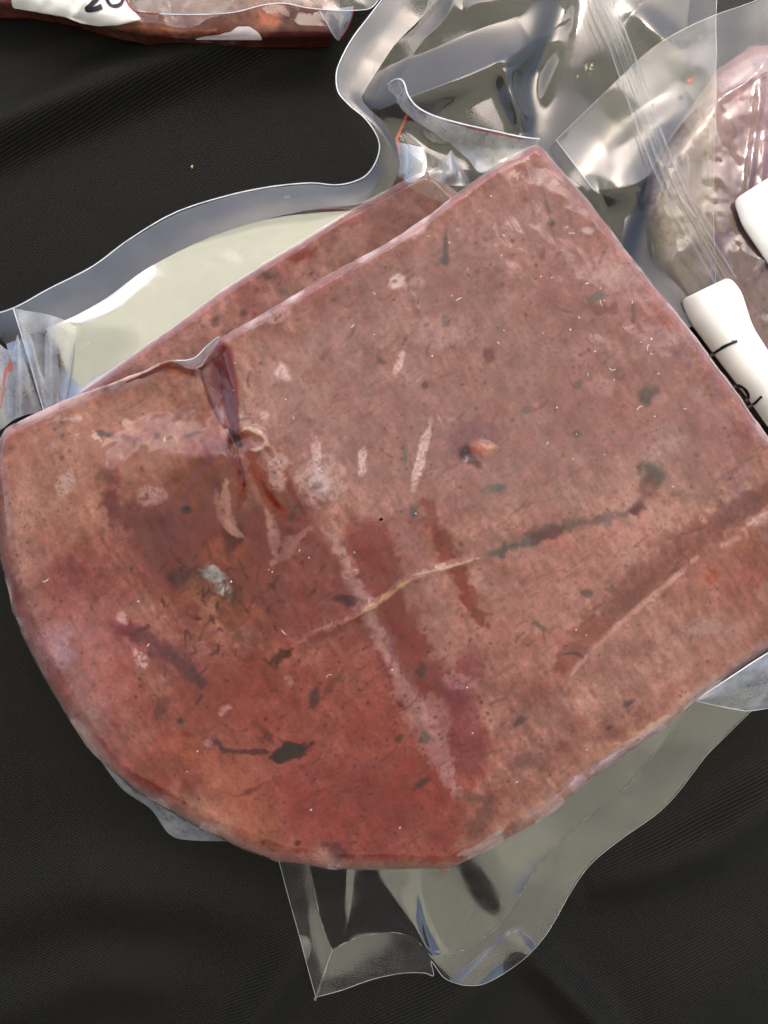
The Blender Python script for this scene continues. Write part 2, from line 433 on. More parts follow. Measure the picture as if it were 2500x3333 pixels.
# ------------------------------------------------------------------ raster painter for the meat
class Paint:
    def __init__(s, x0, y0, x1, y1, step=2.2, base=(150, 96, 82), seed=1):
        s.x0, s.y0, s.step = x0, y0, step
        s.w = int((x1 - x0) / step) + 2; s.h = int((y1 - y0) / step) + 2
        s.X, s.Y = np.meshgrid(x0 + np.arange(s.w) * step, y0 + np.arange(s.h) * step)
        s.C = np.ones((s.h, s.w, 3)) * np.array(base, float)
        s.H = np.zeros((s.h, s.w))
        s.seed = seed
        s.N1 = fbm(s.X, s.Y, 26, 4, seed + 91); s.N2 = fbm(s.X, s.Y, 90, 4, seed + 92)
    def box(s, pts, m):
        p = np.asarray(pts, float)
        i0 = max(0, int((p[:, 0].min() - m - s.x0) / s.step)); i1 = min(s.w, int((p[:, 0].max() + m - s.x0) / s.step) + 2)
        j0 = max(0, int((p[:, 1].min() - m - s.y0) / s.step)); j1 = min(s.h, int((p[:, 1].max() + m - s.y0) / s.step) + 2)
        return slice(j0, max(j0, j1)), slice(i0, max(i0, i1))
    def mix(s, sl, m, col):
        m = np.clip(m, 0, 1)[..., None]
        s.C[sl] = s.C[sl] * (1 - m) + np.array(col, float) * m
    def stroke(s, pts, w, col, a=1.0, soft=0.5, rag=0.35, taper=True, h=0.0, hw=None, grain=0.0):
        pts = catmull(pts, max(8, 6 * len(pts)))
        sl = s.box(pts, w * 2.5 + (hw or 0) * 2.5 + 8); x, y = s.X[sl], s.Y[sl]
        if x.size == 0: return
        d, t, sd = polydist(x, y, pts)
        ww = w * (0.35 + 0.65 * np.sin(np.pi * np.clip(t, 0.0, 1.0)) ** 0.6) if taper else w
        dd = d + (s.N1[sl] - 0.5) * 4 * rag * w
        m = 1 - sst(ww * (1 - soft), ww * (1 + soft), dd)
        if grain: m = m * sst(0.5 - grain * 0.3, 0.5 + 0.1, fbm(x, y, 9, 3, 77) + 0.12)
        s.mix(sl, m * a, col)
        if h: s.H[sl] += h * np.exp(-(d / (hw or w)) ** 2) * np.sin(np.pi * np.clip(t, 0.03, 0.97)) ** 0.5
    def blob(s, x, y, rx, ry, col, a=1.0, ang=0, soft=0.6, rag=0.5, h=0.0, grain=0.0):
        r = max(rx, ry) * 2.2 + 6
        sl = s.box([(x, y)], r); X, Y = s.X[sl], s.Y[sl]
        if X.size == 0: return
        c, sn = math.cos(R(ang)), math.sin(R(ang))
        u = ((X - x) * c + (Y - y) * sn) / rx; v = (-(X - x) * sn + (Y - y) * c) / ry
        e = np.sqrt(u * u + v * v)
        q = e + (s.N1[sl] - 0.5) * 2.2 * rag + (s.N2[sl] - 0.5) * 1.2 * rag
        m = 1 - sst(1 - soft, 1 + soft, q)
        if grain: m = m * sst(0.42 - grain * 0.3, 0.56, fbm(X, Y, 8, 3, 78) + 0.1)
        s.mix(sl, m * a, col)
        if h: s.H[sl] += h * np.exp(-e * e * 1.5)
    def poly(s, pts, col, a=1.0, soft=40, rag=40):
        p = np.asarray(pts, float); sl = s.box(p, soft * 2 + rag); X, Y = s.X[sl], s.Y[sl]
        ins = np.zeros(X.shape, bool); q = np.roll(p, -1, 0)
        for (ax, ay), (bx, by) in zip(p, q):
            c = (ay > Y) != (by > Y)
            ins ^= c & (X < (bx - ax) * (Y - ay) / (by - ay + 1e-9) + ax)
        d, _, _ = polydist(X, Y, p, True)
        sd = np.where(ins, d, -d) + (s.N2[sl] - 0.5) * 2 * rag + (s.N1[sl] - 0.5) * rag * 0.6
        s.mix(sl, sst(-soft, soft, sd) * a, col)
    def sample(s, x, y, arr):
        i = np.clip((x - s.x0) / s.step, 0, s.w - 1.001); j = np.clip((y - s.y0) / s.step, 0, s.h - 1.001)
        a = i.astype(int); b = j.astype(int); fx = i - a; fy = j - b
        if arr.ndim == 3: fx = fx[..., None]; fy = fy[..., None]
        return (arr[b, a] * (1 - fx) + arr[b, a + 1] * fx) * (1 - fy) + (arr[b + 1, a] * (1 - fx) + arr[b + 1, a + 1] * fx) * fy

def meat(c, gain=1.0):
    return np.maximum((lin(c) - np.array([0.020, 0.020, 0.018])) * np.array([0.70, 0.82, 0.98]) * gain, 0.004)
def slab_arrays(outline, center, z0, ztop, bevel, nth, nr, paint, hoff=0.0, hscale=1.0, wall=True, zfun=None):
    """a flat piece with rounded rim: rings shrinking to the centre; bevel is a number or f(x, y)"""
    ol = resample(outline, nth, True)
    jx, jy = ol[:, 0].copy(), ol[:, 1].copy()
    ol[:, 0] += 9 * (fbm(jx, jy, 90, 3, 701, .6) - .5); ol[:, 1] += 9 * (fbm(jx, jy, 90, 3, 702, .6) - .5)
    c = np.array(center, float)
    t = 1 - (1 - np.linspace(0.004, 1, nr)) ** 1.25
    px = c[0] + t[:, None] * (ol[:, 0] - c[0]); py = c[1] + t[:, None] * (ol[:, 1] - c[1])
    dense = resample(outline, 360, True)
    d = np.full(px.shape, 1e3)
    k = t > 0.62
    d[k] = polydist(px[k], py[k], dense, True)[0]
    b = bevel(px, py) if callable(bevel) else np.full(px.shape, float(bevel))
    q = np.clip(1 - d / b, 0, 1)
    q = np.where(t[:, None] >= 0.9999, 1.0, q)
    drop = np.minimum(b, ztop - z0 - 8) * (1 - np.sqrt(np.clip(1 - q * q, 0, 1)))
    H = paint.sample(px, py, paint.H) * hscale if paint is not None else 0
    z = ztop - drop + H * (1 - q ** 3) + hoff
    if zfun is not None: z = z + zfun(px, py)
    kx = (HC - (ztop - drop)) / HC
    X = (px - CX) * kx * S; Y = (CY - py) * kx * S; Z = z * S
    kx = float(np.mean(kx[-1]))
    rows = [np.stack([X, Y, Z], -1)]
    rp = [np.stack([px, py], -1)]
    if wall:
        nw = 6
        zl = z[-1]
        cxw, cyw = (c[0] - CX) * kx * S, (CY - c[1]) * kx * S
        for j in range(1, nw + 1):
            f = j / nw
            sh = 1 - 0.02 * math.sin(f * math.pi * 0.5) * 1.5
            rows.append(np.stack([cxw + (X[-1] - cxw) * sh, cyw + (Y[-1] - cyw) * sh, (zl + (z0 - zl) * f) * S], -1)[None])
            rp.append(rp[0][-1:])
        rows.append(np.stack([cxw + (X[-1] - cxw) * 0.02, cyw + (Y[-1] - cyw) * 0.02, np.full(nth, z0 * S)], -1)[None]); rp.append(rp[0][-1:])
    v = np.concatenate(rows, 0); pp = np.concatenate(rp, 0)
    f = grid_faces(nth, v.shape[0], True)
    v2 = v.reshape(-1, 3)
    f0 = f[len(f) // 4]
    if np.cross(v2[f0[1]] - v2[f0[0]], v2[f0[2]] - v2[f0[0]])[2] < 0: f = f[:, ::-1]
    return v2, f, pp.reshape(-1, 2), d

def grain_base(p, lo, hi, red, seed):
    """mottled liver colour"""
    a = fbm(p.X, p.Y, 420, 4, seed); b = fbm(p.X + 2 * p.Y * 0, p.Y, 120, 5, seed + 5, 0.6); c = fbm(p.X, p.Y, 38, 4, seed + 9, 0.65)
    m = np.clip(0.5 + 1.4 * (a - 0.5) + 1.5 * (b - 0.5) + 1.1 * (c - 0.5), -.2, 1.2)[..., None]
    p.C = np.array(lo, float) * (1 - m) + np.array(hi, float) * m
    r = sst(0.52, 0.72, fbm(p.X, p.Y, 230, 5, seed + 21, 0.6))[..., None] * 0.55
    p.C = p.C * (1 - r) + np.array(red, float) * r
    # feathery directional fibre
    q = p.X * 0.5 + p.Y * 0.86; w = -p.X * 0.86 + p.Y * 0.5
    fb = fbm(q / 3.2 + 6 * fbm(p.X, p.Y, 160, 2, seed + 33), w, 14, 3, seed + 31) - 0.5
    p.C = p.C * (1 + 0.3 * fb[..., None])

def specks(p, n, seed, poly=None, xr=None, yr=None, dark=(72, 36, 38)):
    r = random.Random(seed)
    for _ in range(n):
        x = r.uniform(*xr); y = r.uniform(*yr)
        k = r.random()
        if k < 0.86: p.blob(x, y, r.uniform(3, 6), r.uniform(3, 6), dark, r.uniform(0.3, 0.7), r.uniform(0, 180), 0.7, 0.4)
        elif k < 0.96: p.blob(x, y, r.uniform(6, 17), r.uniform(3, 6), (84, 52, 50), r.uniform(0.25, 0.6), r.uniform(95, 165), 0.9, 0.5)
        else: p.blob(x, y, r.uniform(10, 20), r.uniform(7, 12), (100, 50, 52), r.uniform(0.25, 0.45), r.uniform(0, 180), 1.0, 0.8)

# ================================================================== FRONT PACK
FZ0, FZ = 165, 300
FRONT = [(1752, 474), (1772, 492), (1814, 542), (1904, 642), (2022, 796), (2103, 904), (2184, 1000), (2262, 1098), (2334, 1199), (2406, 1290), (2450, 1362), (2500, 1423),
         (2560, 1510), (2600, 1610), (2612, 1760), (2600, 1920), (2560, 2055), (2500, 2112), (2380, 2195), (2262, 2278), (2184, 2352), (2049, 2446), (1928, 2530), (1808, 2634), (1717, 2695),
         (1612, 2749), (1499, 2812), (1470, 2823), (1400, 2827), (1250, 2829), (1115, 2828), (1017, 2817), (904, 2800), (784, 2757), (678, 2704), (558, 2636), (452, 2576), (354, 2501),
         (286, 2425), (219, 2327), (158, 2222), (98, 2109), (45, 1988), (23, 1898), (4, 1815), (-6, 1720), (-12, 1600), (-10, 1500), (2, 1435), (18, 1399), (48, 1380), (96, 1357), (193, 1310),
         (289, 1274), (386, 1242), (482, 1204), (521, 1184), (554, 1175), (579, 1176), (592, 1190), (632, 1203), (655, 1190), (694, 1131), (712, 1103), (743, 1088), (800, 1056), (923, 984), (1068, 897),
         (1205, 825), (1285, 776), (1400, 700), (1482, 636), (1579, 567), (1675, 509), (1735, 475)]

fp = Paint(-120, 380, 2740, 2960, 2.2, seed=1)
grain_base(fp, (132, 78, 66), (172, 116, 98), (138, 66, 56), 11)
p = fp
# broad fields; film reflections painted in, pale at upper right, deep red at lower left
p.poly([(500, 1250), (30, 1420), (20, 1750), (350, 1750), (560, 1560), (700, 1350)], (172, 114, 90), 0.55, 80, 70)
p.poly([(30, 1780), (330, 1780), (520, 2100), (420, 2500), (180, 2200)], (156, 82, 76), 0.55, 90, 70)
p.poly([(1250, 800), (1760, 520), (2450, 1400), (2400, 1600), (1700, 1650), (1100, 1600), (800, 1300)], (152, 106, 94), 0.6, 120, 60)
p.poly([(650, 2060), (900, 2150), (1350, 2000), (1560, 2450), (1500, 2780), (1000, 2790), (600, 2560), (460, 2300)], (132, 55, 46), 0.66, 150, 110)
p.poly([(1020, 2480), (1350, 2420), (1480, 2780), (1050, 2800), (820, 2660)], (126, 48, 48), 0.5, 130, 100)
p.poly([(580, 2420), (800, 2500), (900, 2620), (700, 2600)], (168, 96, 62), 0.35, 70, 60)
p.poly([(700, 2620), (900, 2660), (900, 2760), (760, 2720)], (178, 104, 74), 0.5, 50, 40)
p.poly([(560, 1560), (720, 1500), (800, 1700), (900, 1780), (820, 1950), (560, 1900), (430, 1750)], (88, 44, 48), 0.7, 100, 90)
p.poly([(620, 1700), (960, 1640), (1140, 1760), (1290, 2000), (960, 2080), (700, 2000), (560, 1850)], (110, 50, 46), 0.66, 90, 90)
p.poly([(1110, 1690), (1340, 1700), (1440, 2050), (1500, 2300), (1440, 2420), (1300, 2300), (1180, 2000)], (112, 48, 44), 0.72, 44, 40)
p.poly([(1430, 2180), (1540, 2140), (1580, 2320), (1560, 2520), (1430, 2500), (1400, 2340)], (118, 46, 52), 0.65, 55, 50)
p.poly([(1560, 1830), (2050, 1690), (2250, 1900), (1900, 2150), (1650, 2200), (1500, 2000)], (176, 112, 96), 0.45, 90, 60)
p.poly([(1980, 2420), (2250, 2100), (2480, 1900), (2500, 2080), (2200, 2330)], (160, 100, 86), 0.4, 60, 50)
# left side, bruised brown and purple patches
for (x, y, rx, ry, c, a, an) in [(360, 1560, 26, 90, (128, 58, 56), .6, 10), (340, 1560, 22, 30, (96, 60, 50), .6, 0), (365, 1640, 16, 50, (92, 44, 52), .6, 0), (480, 1400, 70, 40, (140, 66, 62), .6, -30),
        (450, 1640, 90, 60, (112, 58, 50), .5, 20), (490, 1690, 120, 40, (86, 42, 44), .5, 20), (240, 1860, 50, 40, (112, 56, 60), .6, 40), (480, 2080, 100, 26, (84, 46, 50), .7, 25), (560, 2130, 70, 22, (92, 44, 54), .6, 10),
        (620, 2180, 60, 22, (78, 46, 46), .7, 50), (390, 2050, 50, 30, (120, 50, 58), .5, 10), (270, 1770, 24, 60, (120, 70, 50), .4, 10), (620, 1560, 70, 60, (118, 66, 50), .55, 0), (700, 1600, 60, 120, (104, 56, 44), .5, 0),
        (330, 2360, 40, 90, (120, 60, 54), .4, -30), (110, 1990, 40, 90, (160, 112, 104), .5, -10), (180, 2090, 70, 60, (170, 130, 140), .4, -30), (60, 1960, 14, 60, (142, 60, 52), .6, -15), (240, 2200, 40, 80, (124, 72, 70), .5, -25),
        (80, 1840, 60, 60, (180, 130, 110), .5, 0), (300, 2330, 60, 50, (160, 124, 116), .5, 60), (210, 2120, 30, 44, (176, 134, 140), .45, 20)]:
    p.blob(x, y, rx, ry, c, a, an, .7, .8)
# the lumpy patch with the grey-blue membrane
for (x, y, rx, ry, c, a, an) in [(700, 1900, 150, 120, (118, 58, 42), .6, 0), (740, 1790, 60, 50, (150, 74, 56), .7, 0), (640, 1860, 50, 30, (70, 40, 42), .7, 30), (580, 1880, 40, 28, (62, 38, 42), .75, 20), (760, 1760, 20, 60, (64, 34, 34), .7, 30),
        (700, 1990, 60, 50, (170, 116, 88), .6, 30), (640, 1930, 44, 50, (150, 92, 66), .6, 30), (765, 1950, 24, 46, (70, 46, 40), .75, -20), (740, 2010, 20, 60, (92, 50, 40), .6, -30), (800, 1990, 60, 30, (140, 72, 52), .6, 0),
        (700, 1875, 46, 22, (142, 140, 128), .95, 30), (728, 1912, 16, 34, (168, 160, 140), .9, -30), (690, 1850, 30, 10, (176, 164, 148), .7, 20), (810, 1860, 60, 70, (112, 52, 44), .6, 0), (735, 1735, 26, 12, (70, 36, 36), .7, 60)]:
    p.blob(x, y, rx, ry, c, a, an, .5, .8)
rnd = random.Random(5)
for k in range(60):
    x = rnd.gauss(730, 120); y = rnd.gauss(1960, 120)
    p.stroke([(x, y), (x + rnd.uniform(-18, 18), y + rnd.uniform(-30, 30)), (x + rnd.uniform(-30, 30), y + rnd.uniform(-40, 40))], rnd.uniform(3, 7), (74, 36, 36), rnd.uniform(.35, .75), rag=.5)
# film reflections painted into the liver: pale streaks and dark red grooves
p.stroke([(1085, 1750), (1120, 1820), (1180, 1960), (1240, 2090), (1285, 2190)], 24, (176, 128, 112), .62, .6, .5, h=5, hw=30)
p.stroke([(1270, 2150), (1320, 2260), (1390, 2380), (1440, 2500), (1490, 2590)], 40, (172, 116, 104), .6, .45, .5, h=5, hw=40)
p.stroke([(1400, 2260), (1430, 2330), (1420, 2400)], 36, (168, 118, 106), .5, .5, .5)
p.stroke([(1290, 1690), (1340, 1800), (1390, 1950), (1450, 2120)], 62, (160, 104, 90), .65, .5, .45)
p.stroke([(1380, 1630), (1430, 1740), (1480, 1850), (1530, 1940), (1582, 2045)], 30, (122, 52, 42), .8, .45, .5, h=-6, hw=34)
p.stroke([(1440, 1840), (1500, 1820)], 10, (176, 118, 104), .6)
p.stroke([(735, 1560), (738, 1640), (755, 1720), (790, 1745)], 17, (176, 126, 104), .6, .4, .4)
p.stroke([(700, 1590), (720, 1680), (770, 1740)], 13, (166, 112, 92), .5)
p.stroke([(870, 1640), (880, 1720), (900, 1800)], 20, (170, 124, 106), .65, .4, .5)
p.stroke([(890, 1830), (930, 1790), (1000, 1720)], 18, (164, 116, 102), .6, .5, .6)
p.stroke([(810, 1470), (850, 1560), (890, 1640), (960, 1690)], 26, (118, 48, 34), .85, .3, .35, h=-7, hw=26)
p.stroke([(860, 1450), (920, 1530), (950, 1600), (980, 1660)], 13, (116, 50, 36), .8, .35, .3, h=-5, hw=16)
p.stroke([(762, 1450), (775, 1530), (790, 1600), (770, 1660)], 15, (112, 50, 34), .75, .35, .3, h=-6, hw=18)
p.stroke([(640, 1500), (600, 1620), (640, 1720)], 40, (116, 62, 46), .45, .6, .5)
# long fine ridge and the dark vein it turns into
p.stroke([(880, 2150), (960, 2098), (1060, 2050), (1160, 2005), (1250, 1945), (1340, 1885), (1480, 1842), (1600, 1808)], 6, (176, 122, 92), .5, .9, .8, h=8, hw=16)
p.stroke([(1120, 2024), (1180, 1995), (1250, 1945), (1330, 1892)], 7, (186, 138, 96), .65, .9, .8)
p.stroke([(880, 2160), (920, 2130), (960, 2105)], 14, (76, 36, 36), .9, .5, .8)
p.stroke([(1000, 2078), (1100, 2040), (1200, 1990)], 8, (120, 46, 44), .5, .6)
p.stroke([(1340, 1872), (1450, 1848), (1560, 1815)], 4, (200, 168, 150), .7, .5)
p.stroke([(1575, 1822), (1660, 1780), (1760, 1742), (1860, 1712), (1960, 1690), (2040, 1672), (2085, 1640), (2100, 1580), (2120, 1545)], 17, (96, 70, 62), .75, .9, .9, h=-4, hw=22)
p.stroke([(1600, 1812), (1700, 1768), (1780, 1752)], 13, (78, 70, 62), .75, .8, .9)
p.stroke([(1740, 1758), (1830, 1725)], 12, (88, 36, 38), .7, .8, .9)
p.blob(2128, 1545, 40, 30, (66, 60, 50), .92, 35, .45, .7)
p.blob(2075, 1655, 26, 14, (78, 34, 40), .85, -30, .5, .8)
p.blob(2110, 1590, 30, 40, (124, 62, 54), .5, 0)
p.blob(2150, 1500, 60, 22, (176, 132, 110), .5, 40)
# lower right overlap crease
CREASE = [(2560, 1600), (2470, 1660), (2380, 1730), (2270, 1800), (2180, 1880), (2060, 1980), (1960, 2070), (1880, 2150), (1850, 2195)]
p.stroke([(q[0] - 24, q[1] - 26) for q in CREASE], 50, (116, 60, 50), .8, .8, .5)  # brown shade beside the crease painted in
p.stroke([(2540, 1680), (2440, 1740), (2360, 1800), (2290, 1900), (2230, 2000)], 30, (150, 88, 66), .5, .6, .5)
p.stroke([(q[0] + 6, q[1] + 8) for q in CREASE[3:]], 8, (200, 142, 122), .75, .8, .7)
p.stroke([(1830, 2200), (1870, 2120), (1960, 2020), (1900, 2050)], 30, (146, 64, 52), .4)
p.stroke([(1830, 2130), (1870, 2125), (1900, 2140)], 5, (60, 40, 38), .8)
# pit with orange lump
p.blob(1525, 1440, 84, 60, (112, 70, 74), .75, 0, .7, .4, h=3)
p.blob(1520, 1475, 26, 28, (56, 24, 24), .95, 20, .5, .4, h=-12)
p.blob(1570, 1462, 40, 26, (178, 108, 86), .95, 10, .5, .5, h=9)
p.blob(1590, 1455, 12, 9, (206, 140, 108), .8, 0, .6, .7)
p.blob(1535, 1500, 34, 12, (70, 34, 36), .8, 30, .5, .4)
# big dark clot with tail
p.blob(955, 2442, 66, 26, (46, 22, 25), .96, -18, .25, .6)
p.blob(920, 2456, 36, 22, (52, 26, 28), .9, 0, .3, .6)
p.stroke([(690, 2405), (730, 2440), (800, 2447), (900, 2448)], 9, (76, 44, 42), .85, .5, .5)
p.blob(708, 2418, 16, 26, (70, 38, 46), .85, -40, .5, .8)
# named spots and short veins
for (x, y, rx, ry, an, c, a) in [(1450, 800, 7, 46, 2, (78, 60, 54), .8), (1447, 848, 12, 10, 0, (80, 70, 62), .8), (1785, 690, 5, 55, -12, (96, 66, 58), .7), (1797, 725, 14, 12, 0, (78, 62, 56), .85),
        (1935, 970, 30, 13, -10, (92, 82, 76), .8), (1955, 1005, 46, 16, 0, (110, 52, 48), .75), (2060, 1000, 8, 52, -4, (96, 72, 64), .7), (2098, 1292, 20, 26, 20, (72, 56, 52), .9), (2120, 1280, 12, 22, 40, (84, 60, 54), .8),
        (1603, 1590, 36, 14, -10, (86, 80, 70), .85), (1345, 1668, 14, 22, 0, (70, 62, 56), .9), (1318, 1480, 7, 40, 0, (96, 84, 74), .75), (1710, 1338, 16, 14, 0, (92, 84, 76), .7), (1880, 1410, 12, 9, 0, (84, 70, 62), .8),
        (1880, 1255, 10, 22, 40, (94, 76, 76), .7), (1590, 1155, 14, 20, 0, (96, 46, 46), .8), (1450, 1045, 14, 18, 0, (86, 56, 56), .8), (1580, 1245, 10, 10, 0, (80, 44, 44), .8), (1385, 1255, 9, 10, 0, (80, 46, 44), .8), (1240, 1175, 26, 8, 40, (92, 74, 66), .8),
        (1190, 1140, 8, 16, 0, (112, 82, 70), .7), (1020, 870, 20, 14, 0, (80, 62, 58), .7), (1760, 2040, 26, 10, 35, (92, 70, 60), .8), (1910, 1935, 16, 10, 0, (84, 68, 60), .8), (1690, 2350, 34, 12, -35, (74, 46, 52), .85), (2050, 2285, 24, 12, -40, (84, 48, 58), .8),
        (1985, 2365, 14, 9, -20, (88, 48, 60), .8), (1365, 2185, 16, 18, 0, (74, 50, 46), .85), (1385, 2400, 18, 14, -20, (92, 74, 62), .8), (1130, 1950, 40, 14, 10, (76, 40, 44), .85), (1135, 1955, 14, 16, 0, (70, 34, 42), .8), (1295, 2405, 16, 9, -40, (76, 46, 40), .8),
        (1375, 2545, 40, 9, -42, (72, 42, 44), .8), (1480, 2260, 30, 36, 0, (110, 44, 54), .7), (1025, 2270, 14, 26, 0, (72, 38, 44), .8), (1075, 2240, 10, 50, 35, (96, 50, 44), .6), (1095, 2770, 30, 22, 40, (76, 34, 44), .85), (1060, 2750, 12, 10, 0, (76, 36, 40), .8), (970, 2745, 10, 9, 0, (70, 34, 36), .8),
        (605, 1660, 12, 12, 0, (58, 50, 52), .9), (430, 1850, 9, 9, 0, (58, 48, 50), .8), (590, 2345, 9, 9, 0, (56, 52, 50), .9), (960, 1660, 12, 40, 30, (70, 62, 52), .75), (985, 1650, 26, 14, 0, (96, 52, 46), .7), (620, 1410, 26, 7, -15, (92, 60, 64), .7), (570, 1345, 60, 14, -25, (120, 84, 84), .5),
        (505, 1415, 12, 12, 0, (86, 60, 56), .8), (340, 1413, 30, 10, 15, (82, 62, 60), .8), (395, 1418, 20, 14, 10, (96, 52, 60), .7), (525, 2300, 16, 40, 30, (92, 48, 44), .6), (640, 2190, 12, 40, -30, (76, 44, 44), .7), (870, 2390, 10, 30, -30, (84, 44, 44), .7), (1490, 1990, 9, 18, 40, (110, 60, 54), .5),
        (820, 2575, 34, 8, -30, (96, 50, 50), .7), (1530, 2600, 40, 24, 10, (96, 66, 56), .5), (1580, 2650, 36, 90, 20, (92, 58, 50), .55), (1720, 2480, 60, 40, 0, (100, 56, 54), .5), (1630, 2440, 40, 12, -10, (96, 66, 60), .5), (1600, 1900, 14, 9, 20, (100, 70, 62), .5), (2420, 1650, 70, 40, -30, (112, 70, 70), .5)]:
    p.blob(x, y, rx, ry, c, a, an, .5, .8)
specks(p, 420, 3, xr=(30, 2480), yr=(520, 2800))
specks(p, 170, 9, xr=(850, 1600), yr=(2000, 2780), dark=(66, 32, 40))
# frost and chalky marks
CHALK = (222, 180, 166)
for (x, y, rx, ry, an, a, gr) in [(1290, 912, 30, 24, -20, .9, 0), (1355, 915, 26, 16, 20, .35, .6), (1300, 1180, 13, 46, 22, .9, .5), (915, 1206, 22, 26, 0, .8, .6), (935, 1230, 16, 12, 0, .6, .6), (1180, 1505, 13, 58, 4, .8, .5), (1370, 1490, 15, 110, 14, .85, .5),
        (1040, 1570, 84, 78, 0, .45, .7), (1030, 1480, 14, 60, -8, .7, .5), (215, 1578, 30, 40, 20, .5, .3), (490, 1615, 40, 32, 0, .4, .5), (905, 1540, 34, 60, 0, .5, .6), (863, 1352, 14, 12, 0, .7, .4), (780, 1350, 14, 18, 0, .6, .5), (460, 2135, 16, 40, -30, .65, .2), (400, 2010, 18, 20, 0, .5, .3),
        (735, 2310, 26, 12, -35, .5, .4), (940, 2215, 18, 22, -30, .35, .2), (680, 2420, 14, 14, 0, .5, .5), (1450, 1080, 90, 50, 0, .25, .7), (1340, 740, 60, 26, -30, .75, 0), (900, 1025, 40, 22, -20, .5, .3), (1970, 1260, 60, 30, 0, .25, .6), (2180, 1420, 50, 40, 0, .2, .6), (1500, 2220, 50, 26, 0, .3, .7), (2300, 2040, 80, 26, 0, .25, .7), (1010, 2790, 60, 22, 0, .35, .6), (2420, 1240, 40, 50, 0, .2, .7)]:
    p.blob(x, y, rx, ry, CHALK, a, an, .3, .5, grain=gr)
p.blob(1284, 914, 10, 7, (146, 92, 80), .9, 0, .3, .3)
p.blob(1040, 1572, 34, 32, (186, 152, 140), .9, 0, .2, .15, h=5)
p.blob(1036, 1580, 16, 12, (140, 100, 96), .8, 0, .4, .3)
p.stroke([(772, 1408), (800, 1400), (835, 1405), (866, 1432), (850, 1460), (815, 1462)], 10, (214, 182, 152), .75, .5, .5, h=10, hw=16)
p.stroke([(775, 1418), (815, 1420), (840, 1445)], 14, (150, 88, 62), .9, .3)
# fatty pale lower rim; pink upper rim paints in the reflected sky
olF = np.array(FRONT, float)
band = np.array([q for q in FRONT if True])
dE, tE, _ = polydist(p.X[::2, ::2], p.Y[::2, ::2], resample(FRONT, 240, True), True)
dE = np.kron(dE, np.ones((2, 2)))[:p.h, :p.w]
lower = sst(2150, 2300, p.Y) * sst(1250, 1700, p.X) + 0.5 * sst(2500, 2700, p.Y) * sst(1700, 1200, p.X)
rim = np.clip(1 - (dE + (p.N2 - 0.5) * 60) / 70, 0, 1) * np.clip(lower, 0, 1)
p.C = p.C * (1 - 0.75 * rim[..., None]) + np.array((206, 146, 108.)) * 0.75 * rim[..., None]
top = sst(1500, 1300, p.Y) + 0.5 * sst(2050, 1900, p.X) * sst(1500, 1700, p.Y) * sst(400, 250, p.X)
rim2 = np.clip(1 - (dE + (p.N1 - 0.5) * 16) / 34, 0, 1) * np.clip(top, 0, 1)
p.C = p.C * (1 - 0.6 * rim2[..., None]) + np.array((178, 98, 88.)) * 0.6 * rim2[..., None]
p.stroke([(2280, 2285), (2180, 2335), (2050, 2420), (1960, 2480)], 16, (226, 180, 140), .7, .6, .8)
p.stroke([(1600, 2735), (1530, 2770), (1470, 2800)], 20, (150, 56, 44), .6, .5, .5)
p.stroke([(1490, 2785), (1560, 2755), (1640, 2700)], 12, (190, 170, 150), .8, .4, .3)
for (x, y, rx, ry, an) in [(1880, 2550, 34, 18, -38), (1990, 2470, 70, 14, -36), (2110, 2395, 50, 12, -36), (1810, 2630, 30, 9, -40)]:
    p.blob(x, y, rx, ry, (214, 178, 176), .85, an, .15, .5)
# folded facet by the nick in the far edge
FAC = [(640, 1200), (712, 1106), (752, 1130), (772, 1250), (778, 1350), (776, 1440), (735, 1400), (690, 1330), (655, 1250)]
p.poly(FAC, (126, 66, 64), .9, 7, 6)
p.poly([(720, 1120), (752, 1130), (774, 1250), (777, 1400), (750, 1350), (735, 1220)], (134, 58, 46), .8, 8, 6)
p.stroke([(660, 1230), (690, 1290), (720, 1350)], 18, (140, 100, 106), .6, .5, .7)
p.stroke([(735, 1390), (765, 1430), (776, 1450)], 18, (70, 30, 36), .9, .4, .3)
p.stroke([(645, 1210), (670, 1290), (712, 1370), (760, 1435)], 5, (86, 34, 34), .8, .4, .3)
p.poly([(520, 1186), (575, 1178), (628, 1206), (580, 1218)], (160, 76, 44), .75, 10, 10)
# relief
X, Y = p.X, p.Y
p.H += 26 * (fbm(X, Y, 520, 3, 201) - 0.5) + 9 * (fbm(X, Y, 130, 3, 202) - 0.5) + 2.2 * (fbm(X, Y, 40, 3, 203) - 0.5)
d, t, s = polydist(X, Y, [(700, 1080), (752, 1130), (772, 1250), (778, 1350), (776, 1450)])
stepm = sst(0, 96, np.where(s > 0, d, 0) / np.clip(0.12 + (1 - t), 0.12, 1) ** 0.8)       # the left side lies lower
p.H -= 46 * stepm * sst(1560, 1300, Y) * sst(-100, 500, X)
p.H -= 26 * np.exp(-(((X - 772) / 26) ** 2 + ((Y - 1440) / 34) ** 2))
p.H += 15 * np.exp(-(((X - 700) / 80) ** 2 + ((Y - 1475) / 42) ** 2))
d, t, s = polydist(X, Y, CREASE)
p.H += np.where(s < 0, 6 * sst(0, 70, d), 0) * sst(1.02, 0.7, t) - 5 * np.exp(-(d / 26) ** 2) * sst(1.02, .8, t)
p.H += 10 * sst(300, 0, np.abs((X - 740) * 0.8 - (Y - 1950) * 0.3)) * sst(320, 0, np.hypot(X - 720, Y - 1930)) * (fbm(X, Y, 60, 3, 207))
